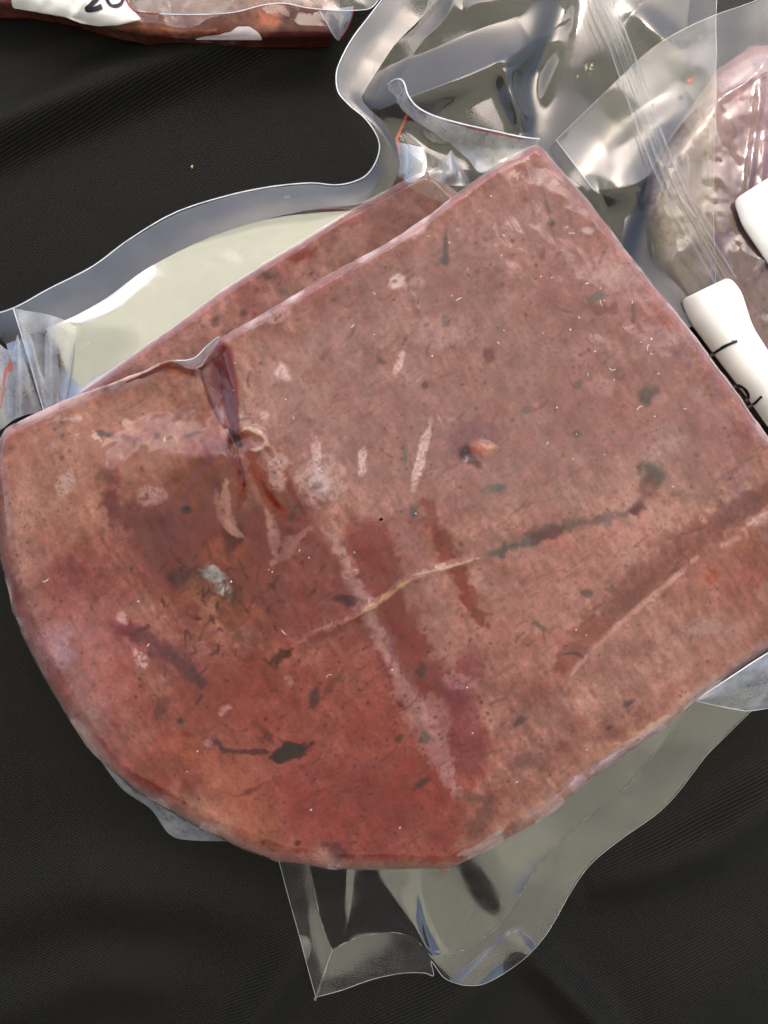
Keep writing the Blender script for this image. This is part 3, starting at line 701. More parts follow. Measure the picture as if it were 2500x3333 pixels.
def regrain(p, seed, amt=1.0):
    q = p.X * 0.5 + p.Y * 0.86; w = -p.X * 0.86 + p.Y * 0.5
    a = fbm(q / 3 + 5 * fbm(p.X, p.Y, 150, 2, seed), w, 15, 3, seed + 1) - .5
    b = fbm(p.X, p.Y, 44, 4, seed + 2, .65) - .5
    c = fbm(p.X, p.Y, 170, 4, seed + 3, .6) - .5
    p.C = p.C * (1 + amt * (.38 * a + .55 * b + .5 * c))[..., None]
    r = (sst(.5, .66, fbm(p.X, p.Y, 75, 4, seed + 4, .65)) * .4 * amt)[..., None]
    p.C = p.C * (1 - r) + p.C * np.array([.93, .70, .70]) * r
    # short dark fibre streaks
    st = fbm((p.X * .82 - p.Y * .57) / 4.5 + 3 * fbm(p.X, p.Y, 120, 2, seed + 8), p.X * .57 + p.Y * .82, 12, 2, seed + 6)
    k = (sst(.66, .80, st) * sst(.45, .6, fbm(p.X, p.Y, 130, 3, seed + 7)) * .5 * amt)[..., None]
    p.C = p.C * (1 - k) + np.array([70, 34, 36.]) * k
    p.C = np.clip(p.C, 0, 255)
rv = random.Random(77)
for k in range(130):
    x = rv.uniform(60, 2400); y = rv.uniform(600, 2750); a = rv.gauss(2.2, .55)
    L = rv.choice([14, 18, 24, 34, 50]); b = a + rv.uniform(-.6, .6)
    p.stroke([(x, y), (x + L * math.cos(a), y + L * math.sin(a)), (x + L * (math.cos(a) + math.cos(b)), y + L * (math.sin(a) + math.sin(b)))], rv.uniform(2, 4.5), rv.choice([(74, 40, 42), (86, 64, 62), (70, 34, 36)]), rv.uniform(.15, .45), .9, .8)
regrain(p, 501, .36)

def front_bevel(x, y):
    left = sst(700, 100, x) * sst(1400, 1700, y)
    low = sst(2200, 2700, y)
    lowr = sst(1500, 2000, x) * sst(1900, 2250, y)
    return 28 + 44 * np.maximum(left, 0.8 * low) + 12 * lowr

front = thing('vacuum_pack', 'large slab of reddish brown liver sealed in clear film, lying on top in the middle', 'vacuum pack', 0, 0, group='vacuum packs of liver on the tablecloth')
v, f, pp, _ = slab_arrays(FRONT, (1240, 1690), FZ0, FZ, front_bevel, 1250, 400, fp)
col = meat(fp.sample(pp[:, 0], pp[:, 1], fp.C))
liver = mesh_obj('liver_slab', v, f, M_FRONT, front, col)
# the film drawn tight over it
fw = Paint(-120, 380, 2740, 2960, 4.5, seed=3)
fw.H = fp.sample(fw.X, fw.Y, fp.H) + 7.0 * (fbm(fw.X, fw.Y, 230, 3, 301) - 0.5) + 2.4 * (fbm(fw.X, fw.Y, 55, 3, 302) - 0.5)
def fold(pts, w, h):
    d, t, _ = polydist(fw.X, fw.Y, catmull(pts, 30)); fw.H[:] += h * np.exp(-(d / w) ** 2) * np.sin(np.pi * np.clip(t, .02, .98)) ** .6
for pts in ([(780, 1450), (800, 1560), (780, 1680)], [(800, 1460), (880, 1600), (960, 1700)], [(810, 1440), (920, 1530), (985, 1660)], [(760, 1460), (720, 1580), (740, 1740)], [(740, 1470), (650, 1560), (600, 1700)]):
    fold(pts, 15, 6)
for pts in ([(1090, 1720), (1200, 1980), (1290, 2200), (1480, 2600)], [(1290, 1690), (1390, 1930), (1500, 2200)], [(1385, 1630), (1580, 2040)]):
    fold(pts, 24, 5)
v, f, pp, _ = slab_arrays(FRONT, (1240, 1690), FZ0 + 30, FZ, front_bevel, 700, 210, fw, hoff=3.0, wall=False)
kx = (HC - FZ) / HC
cxy0 = np.array([(1240 - CX) * kx * S, (CY - 1690) * kx * S])
v[:, :2] = cxy0 + (v[:, :2] - cxy0) * 1.0022
de = polydist(pp[:, 0], pp[:, 1], resample(FRONT, 300, True), True)[0]
nn_ = fbm(pp[:, 0], pp[:, 1], 120, 3, 401); n2_ = fbm(pp[:, 0], pp[:, 1], 40, 3, 402)
upl = sst(1450, 1250, pp[:, 1]) * sst(1800, 1700, pp[:, 0])
wid = 9 + 12 * nn_ + 10 * sst(1700, 2400, pp[:, 1])
painted_sheen = np.exp(-(de / wid) ** 2) * (.16 + .45 * upl * sst(.4, .62, nn_) + .3 * sst(.52, .65, nn_))  # bright reflecting rims painted in as film haze
mkp = Paint(-120, 380, 2740, 2960, 9.0, base=(0, 0, 0), seed=14)  # reflected veil by region, painted into the film haze
mkp.poly([(1250, 760), (1760, 500), (2450, 1400), (2420, 1640), (2000, 1700), (1600, 1780), (1100, 1640), (800, 1450), (780, 1120)], (1, 1, 1), 1.0, 80, 60)
mkp.poly([(1500, 1830), (2050, 1690), (2350, 1700), (2450, 2050), (1900, 2450), (1620, 2300)], (1, 1, 1), .6, 80, 80)
mkp.poly([(420, 1270), (60, 1430), (30, 1700), (330, 1560), (640, 1420)], (1, 1, 1), .5, 70, 60)
mkp.poly([(80, 2000), (300, 2000), (440, 2400), (330, 2420), (180, 2200)], (1, 1, 1), .9, 60, 60)
mkp.poly([(480, 2080), (720, 2060), (800, 2400), (560, 2400)], (1, 1, 1), .45, 80, 60)
mkp.poly([(1010, 2780), (1000, 2740), (1110, 2770), (1150, 2810)], (1, 1, 1), .9, 16, 20)
mkp.stroke([(1085, 1750), (1180, 1960), (1285, 2190), (1390, 2380), (1490, 2590)], 34, (1, 1, 1), .9, .5, .4)
mkp.stroke([(1290, 1690), (1390, 1950), (1450, 2120)], 60, (1, 1, 1), .8, .3, .3)
reg = mkp.sample(pp[:, 0], pp[:, 1], mkp.C)[:, 0]
painted_sheen = painted_sheen + .046 * np.clip(reg, 0, 1) * (.55 + .9 * n2_)
mesh_obj('clear_film', v, f, M_TIGHT, front, attrs={'dirt': np.full(len(v), 0.0), 'painted_sheen': painted_sheen})

# film standing up in a fin behind the far corner, with a bloody rim
FIN_TOP = [(1262, 275, 205), (1289, 258, 262), (1313, 266, 285), (1328, 309, 290), (1357, 347, 298), (1410, 376, 304), (1482, 398, 308), (1554, 415, 310), (1627, 431, 308), (1699, 446, 306), (1757, 453, 302)]
FIN_BOT = [(1272, 300, 180), (1289, 318, 190), (1300, 340, 200), (1309, 357, 205), (1345, 388, 210), (1386, 415, 215), (1458, 463, 225), (1521, 516, 240), (1569, 562, 265), (1660, 515, 275), (1745, 480, 285)]
M_FIN = m_film('fin_film', base=0.12, haze=0.34, rough=0.09, bump=0.08, bscale=50, fine=0.02)
loft_obj('film_fin', [FIN_TOP, [tuple((np.array(a) * .5 + np.array(b) * .5) + np.array([-3, 3, -14])) for a, b in zip(FIN_TOP, FIN_BOT)], FIN_BOT], 160, 26, M_FIN, front,
         zfun=lambda x, y, u, v: 8 * (fbm(x, y, 60, 3, 61) - .5),
         attrs={'blood': lambda x, y, u, v: np.exp(-(v / .16) ** 2) * sst(.42, .6, u) * .75 + .45 * np.exp(-(v / .4) ** 2) * sst(.2, .24, u) * sst(.42, .3, u), 'dirt': lambda x, y, u, v: .25 + 0 * u})
tube_obj('film_edge', FIN_TOP, 4.0, M_EDGE, front, 160)
# small bridge of film over the nick
loft_obj('film_bridge', [[(572, 1173, 268), (610, 1172, 262), (640, 1160, 262), (672, 1128, 268), (700, 1104, 288), (715, 1097, 298)],
                         [(580, 1180, 262), (604, 1194, 240), (640, 1200, 236), (668, 1170, 244), (697, 1134, 270), (716, 1106, 296)]], 50, 10, M_MILK, front)
tube_obj('film_edge', [(572, 1173, 270), (610, 1172, 264), (640, 1160, 264), (672, 1128, 270), (700, 1104, 290), (715, 1097, 300)], 2.6, M_EDGE, front, 40)
# milky flap at the lower right corner
FL_TOP = [(2262, 2279, 262), (2310, 2248, 280), (2390, 2196, 296), (2450, 2156, 300), (2540, 2100, 300)]
FL_BOT = [(2266, 2282, 255), (2320, 2294, 215), (2390, 2308, 180), (2445, 2313, 165), (2545, 2296, 150)]
loft_obj('film_flap', [FL_TOP, [tuple((np.array(a) + np.array(b)) / 2 + np.array([0, 0, 16])) for a, b in zip(FL_TOP, FL_BOT)], FL_BOT], 80, 40, M_MILK, front, zfun=lambda x, y, u, v: 10 * (fbm(x, y, 70, 3, 71) - .5) * u, attrs={'dirt': lambda x, y, u, v: .3 + 0 * u})
tube_obj('film_edge', FL_TOP, 3.6, M_EDGE, front, 60)
tube_obj('film_edge', FL_BOT, 2.2, M_EDGE, front, 60)
# loose film showing under the lower left side
loft_obj('film_flap', [[(300, 2440, 215), (380, 2520, 215), (450, 2580, 212), (560, 2645, 210), (640, 2690, 208), (740, 2740, 205)],
                       [(330, 2480, 180), (400, 2570, 160), (490, 2634, 145), (552, 2716, 125), (618, 2735, 120), (735, 2738, 130)]], 90, 24, M_MILK, front, zfun=lambda x, y, u, v: 14 * (fbm(x, y, 60, 3, 72) - .5) * v)
# tiny fibres and bits stuck to the film
rl = random.Random(21); vs = []; fs = []; nb = 0
for k in range(95):
    x = rl.uniform(100, 2440); y = rl.uniform(620, 2760)
    k4 = rl.random()
    if k4 < .38: x = rl.gauss(2000, 170); y = rl.gauss(1130, 230)
    elif k4 < .41: x = rl.gauss(1130, 90); y = rl.gauss(2210, 60)  # white bits here stand in for a glint on the film
    elif k4 < .44: x = rl.gauss(1000, 90); y = rl.gauss(1800, 60)
    elif k4 < .6: x = rl.gauss(1480, 300); y = rl.gauss(1000, 150)
    ins = False
    for (ax, ay), (bx, by) in zip(FRONT, FRONT[1:] + FRONT[:1]):
        if (ay > y) != (by > y) and x < (bx - ax) * (y - ay) / (by - ay) + ax: ins = not ins
    dd = polydist(np.array([x]), np.array([y]), np.array(FRONT), True)[0][0]
    if not ins or dd < 70: continue
    L = rl.choice([2, 3, 3, 4, 4, 5, 7, 10, 14, 20]); a = rl.uniform(0, 6.28); c = rl.uniform(-0.5, 1.2)
    tt = np.linspace(-.5, .5, 5)
    px = x + L * tt * math.cos(a) - c * L * tt ** 2 * math.sin(a); py = y + L * tt * math.sin(a) + c * L * tt ** 2 * math.cos(a)
    pz = FZ + fw.sample(px, py, fw.H) + 5.0
    kk = (HC - FZ) / HC
    path = np.stack([(px - CX) * kk * S, (CY - py) * kk * S, pz * S], -1)
    tv, tf = tube_arrays(path, S * (rl.uniform(.5, 1.0) if L > 6 else rl.uniform(.9, 2.2)), 4)
    vs.append(tv); fs.append(tf + nb); nb += len(tv)
lint = mesh_obj('lint', np.concatenate(vs), np.concatenate(fs), M_LINT, front); lint['kind'] = 'stuff'

# ================================================================== REAR PACK
rear = thing('vacuum_pack', 'liver slab in wide clear pouch, mostly hidden beneath the large top slab', 'vacuum pack', 0, 0, group='vacuum packs of liver on the tablecloth')
RZ0, RZ = 20, 150
REAR = [(240, 1292), (308, 1246), (417, 1167), (562, 1065), (706, 957), (851, 863), (996, 776), (1104, 706), (1231, 636), (1309, 593), (1385, 556), (1412, 560), (1460, 605), (1560, 690), (1760, 900), (2000, 1200), (2180, 1480), (2220, 1800), (2100, 2120), (1800, 2380), (1500, 2560), (1150, 2640), (800, 2540), (520, 2340), (330, 2050), (240, 1750), (205, 1450)]
rp_ = Paint(180, 520, 2260, 2680, 3.0, seed=4)
grain_base(rp_, (132, 82, 72), (168, 112, 98), (140, 74, 66), 31)
specks(rp_, 200, 41, xr=(250, 1500), yr=(560, 1350))
for (x, y, rx, ry, an, c, a) in [(985, 825, 40, 26, -20, (120, 44, 34), .9), (865, 893, 40, 16, 20, (70, 48, 48), .8), (845, 885, 40, 10, 10, (84, 44, 40), .8), (790, 1020, 14, 12, 0, (76, 50, 48), .8), (930, 955, 20, 10, 40, (86, 70, 64), .7), (1340, 610, 40, 22, 0, (132, 74, 64), .6), (1150, 790, 60, 40, -30, (176, 124, 106), .6), (700, 1050, 14, 14, 0, (80, 50, 50), .7)]:
    rp_.blob(x, y, rx, ry, c, a, an, .5, .8)
dE, _, _ = polydist(rp_.X, rp_.Y, resample(REAR, 120, True), True)
rm = np.clip(1 - dE / 34, 0, 1)[..., None] * .6
rp_.C = rp_.C * (1 - rm) + np.array((170, 92, 82.)) * rm
regrain(rp_, 521, .45)
rp_.H += 16 * (fbm(rp_.X, rp_.Y, 400, 3, 211) - .5) + 5 * (fbm(rp_.X, rp_.Y, 110, 3, 212) - .5)
v, f, pp, _ = slab_arrays(REAR, (1200, 1500), RZ0, RZ, 30, 520, 200, rp_)
mesh_obj('liver_slab', v, f, M_REAR, rear, meat(rp_.sample(pp[:, 0], pp[:, 1], rp_.C)))
v, f, pp, _ = slab_arrays(REAR, (1200, 1500), RZ0 + 40, RZ, 30, 360, 100, rp_, hoff=3.0, wall=False)
kx = (HC - RZ) / HC; c0 = np.array([(1200 - CX) * kx * S, (CY - 1500) * kx * S]); v[:, :2] = c0 + (v[:, :2] - c0) * 1.003
de = polydist(pp[:, 0], pp[:, 1], resample(REAR, 200, True), True)[0]
mesh_obj('clear_film', v, f, M_TIGHT, rear, attrs={'painted_sheen': .4 * np.exp(-(de / (8 + 8 * fbm(pp[:, 0], pp[:, 1], 90, 3, 403))) ** 2)})  # bright rim along the edge painted in as haze

# far and left side of its pouch: sealed rim, then loose film down to the slab
OUT = [(-60, 1032, 70), (43, 1003, 95), (160, 940, 90), (300, 868, 82), (420, 780, 82), (560, 697, 88), (700, 648, 96), (850, 613, 104), (1000, 596, 116), (1090, 602, 132), (1150, 592, 150), (1195, 568, 168), (1226, 520, 186), (1235, 470, 200), (1217, 424, 212), (1183, 381, 216), (1140, 345, 214), (1103, 303, 206), (1094, 255, 196), (1104, 207, 186), (1145, 128, 176), (1207, 46, 168), (1265, -30, 165), (1330, -120, 165)]
INN = [(20, 1120, 70), (150, 1068, 120), (240, 1030, 122), (350, 968, 118), (470, 880, 114), (620, 800, 116), (760, 745, 122), (900, 706, 130), (1030, 680, 142), (1130, 670, 150), (1200, 655, 158), (1262, 620, 165), (1290, 575, 172), (1300, 520, 176), (1285, 460, 180), (1250, 400, 184), (1200, 352, 188), (1180, 320, 186), (1190, 290, 182), (1235, 220, 172), (1290, 140, 166), (1370, 60, 160), (1440, -20, 160), (1510, -120, 160)]
MID = [(60, 1230, 60), (200, 1150, 95), (290, 1110, 80), (400, 1035, 74), (520, 950, 72), (670, 860, 76), (820, 800, 84), (960, 745, 96), (1080, 700, 118), (1180, 672, 130), (1240, 660, 145), (1300, 625, 152), (1330, 585, 155), (1340, 530, 155), (1330, 470, 160)]
SLB = [(150, 1330, 60), (236, 1300, 116), (312, 1252, 126), (430, 1168, 130), (565, 1072, 132), (708, 965, 134), (853, 872, 136), (998, 786, 138), (1106, 716, 140), (1190, 672, 142), (1260, 640, 144), (1325, 610, 145), (1375, 580, 146), (1390, 530, 140), (1380, 480, 140)]
INN = [(a, b, c + 14) for a, b, c in INN]
def wav(a, s, seed): return lambda x, y, u, v: a * (fbm(x, y, s, 1, seed) - .5)
def dirt_far(x, y, u, v):
    g = lambda cx, cy, r: np.exp(-(((x - cx) / r) ** 2 + ((y - cy) / r) ** 2))
    return np.clip(.5 * g(1130, 200, 50) + .45 * g(1150, 260, 40) + .4 * g(1230, 120, 50) + .4 * g(1410, 90, 40) + .55 * g(940, 640, 40) + .5 * g(1240, 40, 40) + .75 * g(270, 1120, 50) + .2 * g(600, 680, 200), 0, 1)
loft_obj('seal_rim', [OUT, [tuple((np.array(a) + np.array(b)) / 2 + np.array([0, 0, 5])) for a, b in zip(OUT, INN)], INN], 420, 26, M_SEAL, rear, zfun=wav(8, 160, 81), attrs={'dirt': dirt_far})
tube_obj('film_edge', OUT, 3.4, M_EDGE, rear, 420)
MID = [(m[0], m[1], (a[2] + b[2]) / 2 - 4) for m, a, b in zip(MID, INN[:15], SLB)]
loft_obj('clear_film', [INN[:15], MID, SLB], 360, 60, M_FILM, rear, zfun=lambda x, y, u, v: 26 * (fbm(x, y, 330, 1, 82) - .5) * np.sin(np.pi * v) - 14 * np.exp(-(v / .2) ** 2) * sst(0, .04, v) * 0 + 4 * np.sin(np.pi * v) ** 2, attrs={'dirt': dirt_far})
# underside of the pouch hanging below the S-shaped rim, blood stained
HANG = [(1226, 520, 186), (1235, 470, 200), (1217, 424, 212), (1183, 381, 216), (1140, 345, 214), (1103, 303, 206), (1096, 270, 198)]
HANG2 = [(1228, 540, 100), (1200, 500, 105), (1170, 462, 110), (1140, 425, 112), (1118, 392, 118), (1108, 340, 140), (1100, 290, 160)]
loft_obj('clear_film', [HANG, [tuple((np.array(a) * .5 + np.array(b) * .5) + np.array([-8, 4, 0])) for a, b in zip(HANG, HANG2)], HANG2], 90, 30, M_LIGHT, rear, attrs={'blood': lambda x, y, u, v: .55 * sst(.55, 1, v) * sst(.8, .5, u), 'dirt': lambda x, y, u, v: .2 + 0 * u})

# gathered corner at the far left
PT = [(43, 1003, 110), (90, 1012, 122), (150, 1022, 130), (205, 1040, 136), (250, 1066, 130)]
PB = [(140, 1336, 90), (155, 1334, 96), (172, 1326, 96), (190, 1318, 98), (215, 1306, 100)]
loft_obj('film_gather', [PT, [tuple(np.array(a) * .55 + np.array(b) * .45 + np.array([0, 0, 5])) for a, b in zip(PT, PB)], PB], 140, 60, M_FAN, rear,
         zfun=lambda x, y, u, v: (15 * np.sin(u * 13 + 1.5 * v) + 3 * np.sin(u * 27 + .6)) * np.sin(np.pi * np.clip(v * .8 + .1, 0, 1)), attrs={'dirt': lambda x, y, u, v: .55 * sst(.7, 1, u) * sst(.5, .1, v)})
tube_obj('film_edge', [(43, 1003, 112), (70, 1090, 120), (100, 1190, 118), (142, 1336, 96)], 2.6, M_EDGE, rear, 50)
P2T = [(-60, 1045, 60), (0, 1120, 70), (40, 1140, 95), (58, 1090, 120), (72, 1150, 112)]
P2B = [(-60, 1420, 60), (0, 1400, 70), (40, 1370, 85), (80, 1352, 90), (138, 1340, 90)]
loft_obj('film_gather', [P2T, [tuple(np.array(a) * .5 + np.array(b) * .5 + np.array([0, 0, 10])) for a, b in zip(P2T, P2B)], P2B], 110, 40, M_FAN, rear, zfun=lambda x, y, u, v: 9 * np.sin(u * 12) * (.3 + v), attrs={'blood': lambda x, y, u, v: .9 * np.exp(-((x - 34) / 12) ** 2 - ((y - 1195) / 26) ** 2) + .7 * np.exp(-((x - 12 + (y - 1250) * .12) / 7) ** 2) * sst(1180, 1210, y) * sst(1360, 1320, y)})

# broad loose film over the far right, with its big shiny fold
FT = Paint(1080, -220, 2420, 1120, 5.0, seed=6)
X, Y = FT.X, FT.Y
FT.H = 44 * (fbm(X, Y, 520, 1, 91) - .5) + 7 * (fbm(X, Y, 190, 1, 92) - .5)
def ridge(pts, w, h, asym=1.0):
    d, t, s = polydist(FT.X, FT.Y, catmull(pts, 40)); ww = np.where(s > 0, w, w * asym)
    FT.H[:] += h * np.exp(-(d / ww) ** 2) * np.sin(np.pi * np.clip(t, .04, .96)) ** .6
def ramp_(pts, w1, w2, h):
    d, t, s = polydist(FT.X, FT.Y, catmull(pts, 40))
    up = np.clip(1 - d / w1, 0, 1); dn = np.clip(1 - d / w2, 0, 1)
    q = np.where(s < 0, up ** 1.15, dn * dn * (3 - 2 * dn))
    FT.H[:] += h * q * np.sin(np.pi * np.clip(t, .05, .95)) ** .5
ramp_([(1150, 400), (1300, 330), (1470, 265), (1640, 190), (1760, 120)], 120, 100, 40)
ramp_([(1950, 640), (2060, 600), (2160, 540)], 120, 90, 40)
ridge([(1650, 210), (1660, 290), (1690, 370), (1700, 440)], 30, 34)
ridge([(1850, -50), (1800, 100), (1740, 250), (1720, 400)], 46, -24)
ridge([(1240, 420), (1320, 420), (1420, 480), (1560, 500)], 60, -14)
ridge([(1500, 30), (1650, -10), (1800, -80)], 50, 22)
ridge([(1900, 700), (2000, 560), (2120, 430), (2280, 330)], 60, 26)
ridge([(1990, 880), (2040, 720), (2090, 620)], 40, 16)
ridge([(2060, 30), (2150, 120), (2260, 210)], 40, 18)
LB = [(1440, -120), (1370, 60), (1290, 140), (1235, 220), (1185, 300), (1195, 345), (1250, 400), (1290, 470), (1300, 530), (1320, 600), (1500, 700), (1800, 850), (2050, 1000), (2200, 1080)]
RB = [(2345, -160), (2338, -60), (2332, 20), (2330, 90), (2332, 160), (2330, 230), (2332, 300), (2330, 370), (2328, 430), (2326, 500), (2322, 640), (2325, 780), (2330, 900), (2330, 1040)]
def zt(x, y): return FT.sample(x, y, FT.H)
lr = [[(a[0], a[1], 158) for a in LB], [((a[0] * 2 + b[0]) / 3, (a[1] * 2 + b[1]) / 3, 158) for a, b in zip(LB, RB)], [((a[0] + 2 * b[0]) / 3, (a[1] + 2 * b[1]) / 3, 150) for a, b in zip(LB, RB)], [(b[0], b[1], 158) for b in RB]]
def dirt_tr(x, y, u, v):
    g = lambda cx, cy, r: np.exp(-(((x - cx) / r) ** 2 + ((y - cy) / r) ** 2))
    return np.clip(.30 * g(1880, 200, 60) + .4 * g(1960, 120, 40) + .3 * g(1920, 240, 40) + .4 * g(2150, 110, 40) + .3 * g(2230, 190, 60) + .3 * g(1480, 80, 30) + .3 * g(1700, 190, 30) + .3 * g(1760, 350, 30) + .3 * g(2080, 30, 40) + .3, 0, .75)
loft_obj('clear_film', lr, 300, 300, M_WIDE, rear, zfun=lambda x, y, u, v: zt(x, y) * np.clip(np.minimum(v, 1 - v) * 9, 0, 1), attrs={'dirt': dirt_tr, 'blood': lambda x, y, u, v: .5 * np.exp(-(((x - 1910) / 60) ** 2 + ((y - 190) / 60) ** 2)) * .6 + .75 * np.exp(-(polydist(x, y, [(1300, 500), (1292, 450), (1330, 360)])[0] / 9) ** 2)})
tube_obj('film_edge', [(b[0], b[1], 160) for b in RB], 1.0, M_EDGE2, rear, 120)
# knot of film on the far corner of the hidden slab
loft_obj('film_knot', [[(1392, 556, 150), (1420, 545, 175), (1445, 520, 190), (1465, 492, 200), (1470, 488, 185)],
                       [(1400, 575, 160), (1440, 568, 185), (1475, 560, 190), (1500, 560, 186), (1520, 575, 175)],
                       [(1425, 590, 158), (1450, 600, 166), (1490, 605, 170), (1525, 605, 168), (1545, 600, 160)]], 60, 40, M_MILK, rear, zfun=lambda x, y, u, v: 16 * np.sin(u * 12 + v * 5) * np.sin(np.pi * v), attrs={'blood': lambda x, y, u, v: .35 * fbm(x, y, 30, 3, 5)})

# near side of its pouch
BO = [(880, 2680, 70), (905, 2790, 40), (935, 2905, 26), (963, 3005, 20), (995, 3125, 17), (1028, 3246, 15), (1028, 3246, 15), (1109, 3224, 17), (1212, 3188, 22), (1308, 3168, 34), (1380, 3167, 44), (1411, 3175, 46), (1404, 3130, 56), (1443, 3180, 40), (1483, 3200, 28), (1525, 3208, 22), (1573, 3203, 20), (1633, 3173, 20), (1712, 3116, 24), (1772, 3050, 30), (1814, 2983, 36), (1850, 2917, 38), (1897, 2844, 36), (1948, 2789, 32), (2036, 2721, 26), (2137, 2650, 24), (2205, 2582, 26), (2256, 2515, 30), (2302, 2456, 36), (2340, 2418, 40), (2391, 2367, 46), (2460, 2300, 54), (2540, 2220, 60)]
BI = [(990, 2680, 80), (1010, 2824, 56), (1026, 2915, 44), (1047, 3000, 34), (1066, 3055, 28), (1082, 3092, 26), (1082, 3092, 26), (1125, 3068, 30), (1188, 3046, 40), (1275, 3035, 52), (1340, 3050, 66), (1380, 3085, 72), (1400, 3108, 76), (1423, 3110, 66), (1465, 3102, 50), (1507, 3092, 42), (1545, 3072, 40), (1585, 3045, 42), (1622, 3013, 44), (1660, 2965, 50), (1694, 2911, 54), (1720, 2865, 54), (1754, 2815, 50), (1800, 2762, 46), (1846, 2715, 42), (1901, 2668, 42), (1981, 2612, 44), (2036, 2561, 50), (2078, 2510, 54), (2104, 2481, 58), (2137, 2447, 62), (2197, 2365, 70), (2280, 2260, 80)]
BM = [(1050, 2660, 95), (1075, 2800, 86), (1090, 2880, 78), (1105, 2950, 66), (1118, 2995, 56), (1128, 3010, 52), (1128, 3010, 52), (1150, 2990, 58), (1190, 2955, 66), (1250, 2930, 84), (1300, 2950, 98), (1335, 2985, 98), (1370, 3030, 92), (1390, 3030, 78), (1415, 3015, 66), (1450, 2995, 60), (1480, 2970, 60), (1510, 2945, 62), (1545, 2915, 68), (1580, 2880, 84), (1605, 2850, 92), (1630, 2810, 92), (1660, 2770, 86), (1700, 2720, 78), (1750, 2670, 72), (1820, 2610, 70), (1900, 2550, 72), (1960, 2500, 76), (2010, 2460, 80), (2040, 2430, 82), (2070, 2400, 84), (2130, 2320, 90), (2200, 2220, 95)]
BS = [(1100, 2600, 110), (1120, 2720, 108), (1130, 2770, 106), (1140, 2790, 104), (1150, 2795, 102), (1160, 2795, 100), (1160, 2795, 100), (1180, 2790, 102), (1205, 2785, 108), (1235, 2785, 118), (1270, 2790, 120), (1300, 2800, 118), (1330, 2805, 112), (1360, 2800, 100), (1385, 2790, 96), (1405, 2780, 96), (1425, 2770, 98), (1445, 2755, 104), (1470, 2735, 112), (1500, 2710, 118), (1530, 2690, 118), (1560, 2660, 116), (1590, 2630, 112), (1630, 2590, 108), (1680, 2550, 106), (1740, 2500, 106), (1810, 2450, 106), (1870, 2410, 108), (1920, 2370, 110), (1950, 2340, 110), (1980, 2310, 110), (2040, 2240, 112), (2110, 2150, 115)]
def dirt_near(x, y, u, v): return .12 + .12 * sst(.5, .7, u)
BI = [(a, b, c * .85 + 2) for a, b, c in BI]
BM = [(a, b, c * .8 + 8) for a, b, c in BM]
BS = [(a, b, c * .8 + 10) for a, b, c in BS]
half = lambda A, B, dz=0: [tuple((np.array(a) + np.array(b)) / 2 + np.array([0, 0, dz])) for a, b in zip(A, B)]
loft_obj('seal_rim', [BO, half(BO, BI, 4), BI], 520, 24, M_SEALN, rear, zfun=wav(7, 150, 101), attrs={'dirt': dirt_near})
tube_obj('film_edge', BO, 1.7, M_EDGE2, rear, 520)
loft_obj('clear_film', [BI, BM, BS], 420, 60, M_NEAR, rear, zfun=lambda x, y, u, v: (12 * (fbm(x, y, 240, 1, 102) - .5) + 4 * np.sin(u * 34 + 3 * v + 2) * sst(.55, .4, u) + 1.5 * np.sin(u * 70 + 2 * v) * sst(.5, .3, u) + 10 * np.exp(-(polydist(x, y, [(1215, 2840), (1300, 2980), (1402, 3115)])[0] / 48) ** 2)) * np.sin(np.pi * np.clip(v + .05, 0, 1)), attrs={'dirt': dirt_near})
tube_obj('seal_line', [(q[0], q[1], q[2] + 2) for q in BI], 1.3, M_EDGE2, rear, 420, rmod=lambda t: .1 + 1.0 * sst(.5, .9, vnoise(t * 120, t * 0, 8)))
# meat juice bead in the film just below the slab
loft_obj('film_bubble', [[(1408, 2820, 130), (1412, 2850, 120), (1440, 2868, 112), (1475, 2855, 118), (1486, 2820, 130)], [(1424, 2812, 146), (1430, 2834, 146), (1445, 2842, 144), (1462, 2834, 146), (1470, 2812, 146)], [(1440, 2808, 150), (1442, 2815, 152), (1447, 2818, 152), (1452, 2815, 152), (1455, 2808, 150)]], 40, 20, M_LIGHT, rear, attrs={'blood': lambda x, y, u, v: .8 * v})

# ================================================================== RIGHT PACK
right = thing('vacuum_pack', 'sunlit mauve liver pack with white stickers at the right edge', 'vacuum pack', 0, 0, group='vacuum packs of liver on the tablecloth')
GZ0, GZ = 12, 128
RIGHT = [(2455, 150), (2338, 221), (2292, 289), (2238, 362), (2184, 443), (2139, 506), (2107, 583), (2091, 655), (2106, 717), (2124, 789), (2133, 872), (2175, 934), (2250, 1050), (2330, 1190), (2420, 1330), (2520, 1420), (2700, 1420), (2900, 1200), (2960, 800), (2880, 400), (2720, 190), (2580, 140)]
gp = Paint(2060, 100, 3000, 1460, 3.0, seed=8)
grain_base(gp, (132, 92, 90), (160, 118, 112), (130, 80, 78), 61)
gp.poly([(2330, 260), (2320, 560), (2310, 760), (2200, 800), (2130, 880), (2100, 700), (2130, 540), (2240, 370)], (192, 160, 130), .75, 24, 40)  # cream reflection of the overlapping pouch painted into the liver
gp.poly([(2140, 880), (2290, 800), (2350, 960), (2240, 1000)], (130, 92, 86), .7, 24, 24)
gp.poly([(2340, 640), (2380, 700), (2360, 760), (2320, 750)], (206, 182, 156), .6, 14, 14)
gp.stroke([(2330, 170), (2420, 160), (2500, 150)], 40, (176, 116, 108), .5)
specks(gp, 70, 63, xr=(2100, 2500), yr=(200, 1000))
regrain(gp, 531, .35)
gp.H += 30 * (fbm(gp.X, gp.Y, 260, 3, 221) - .5) + 8 * (fbm(gp.X, gp.Y, 80, 3, 222) - .5)
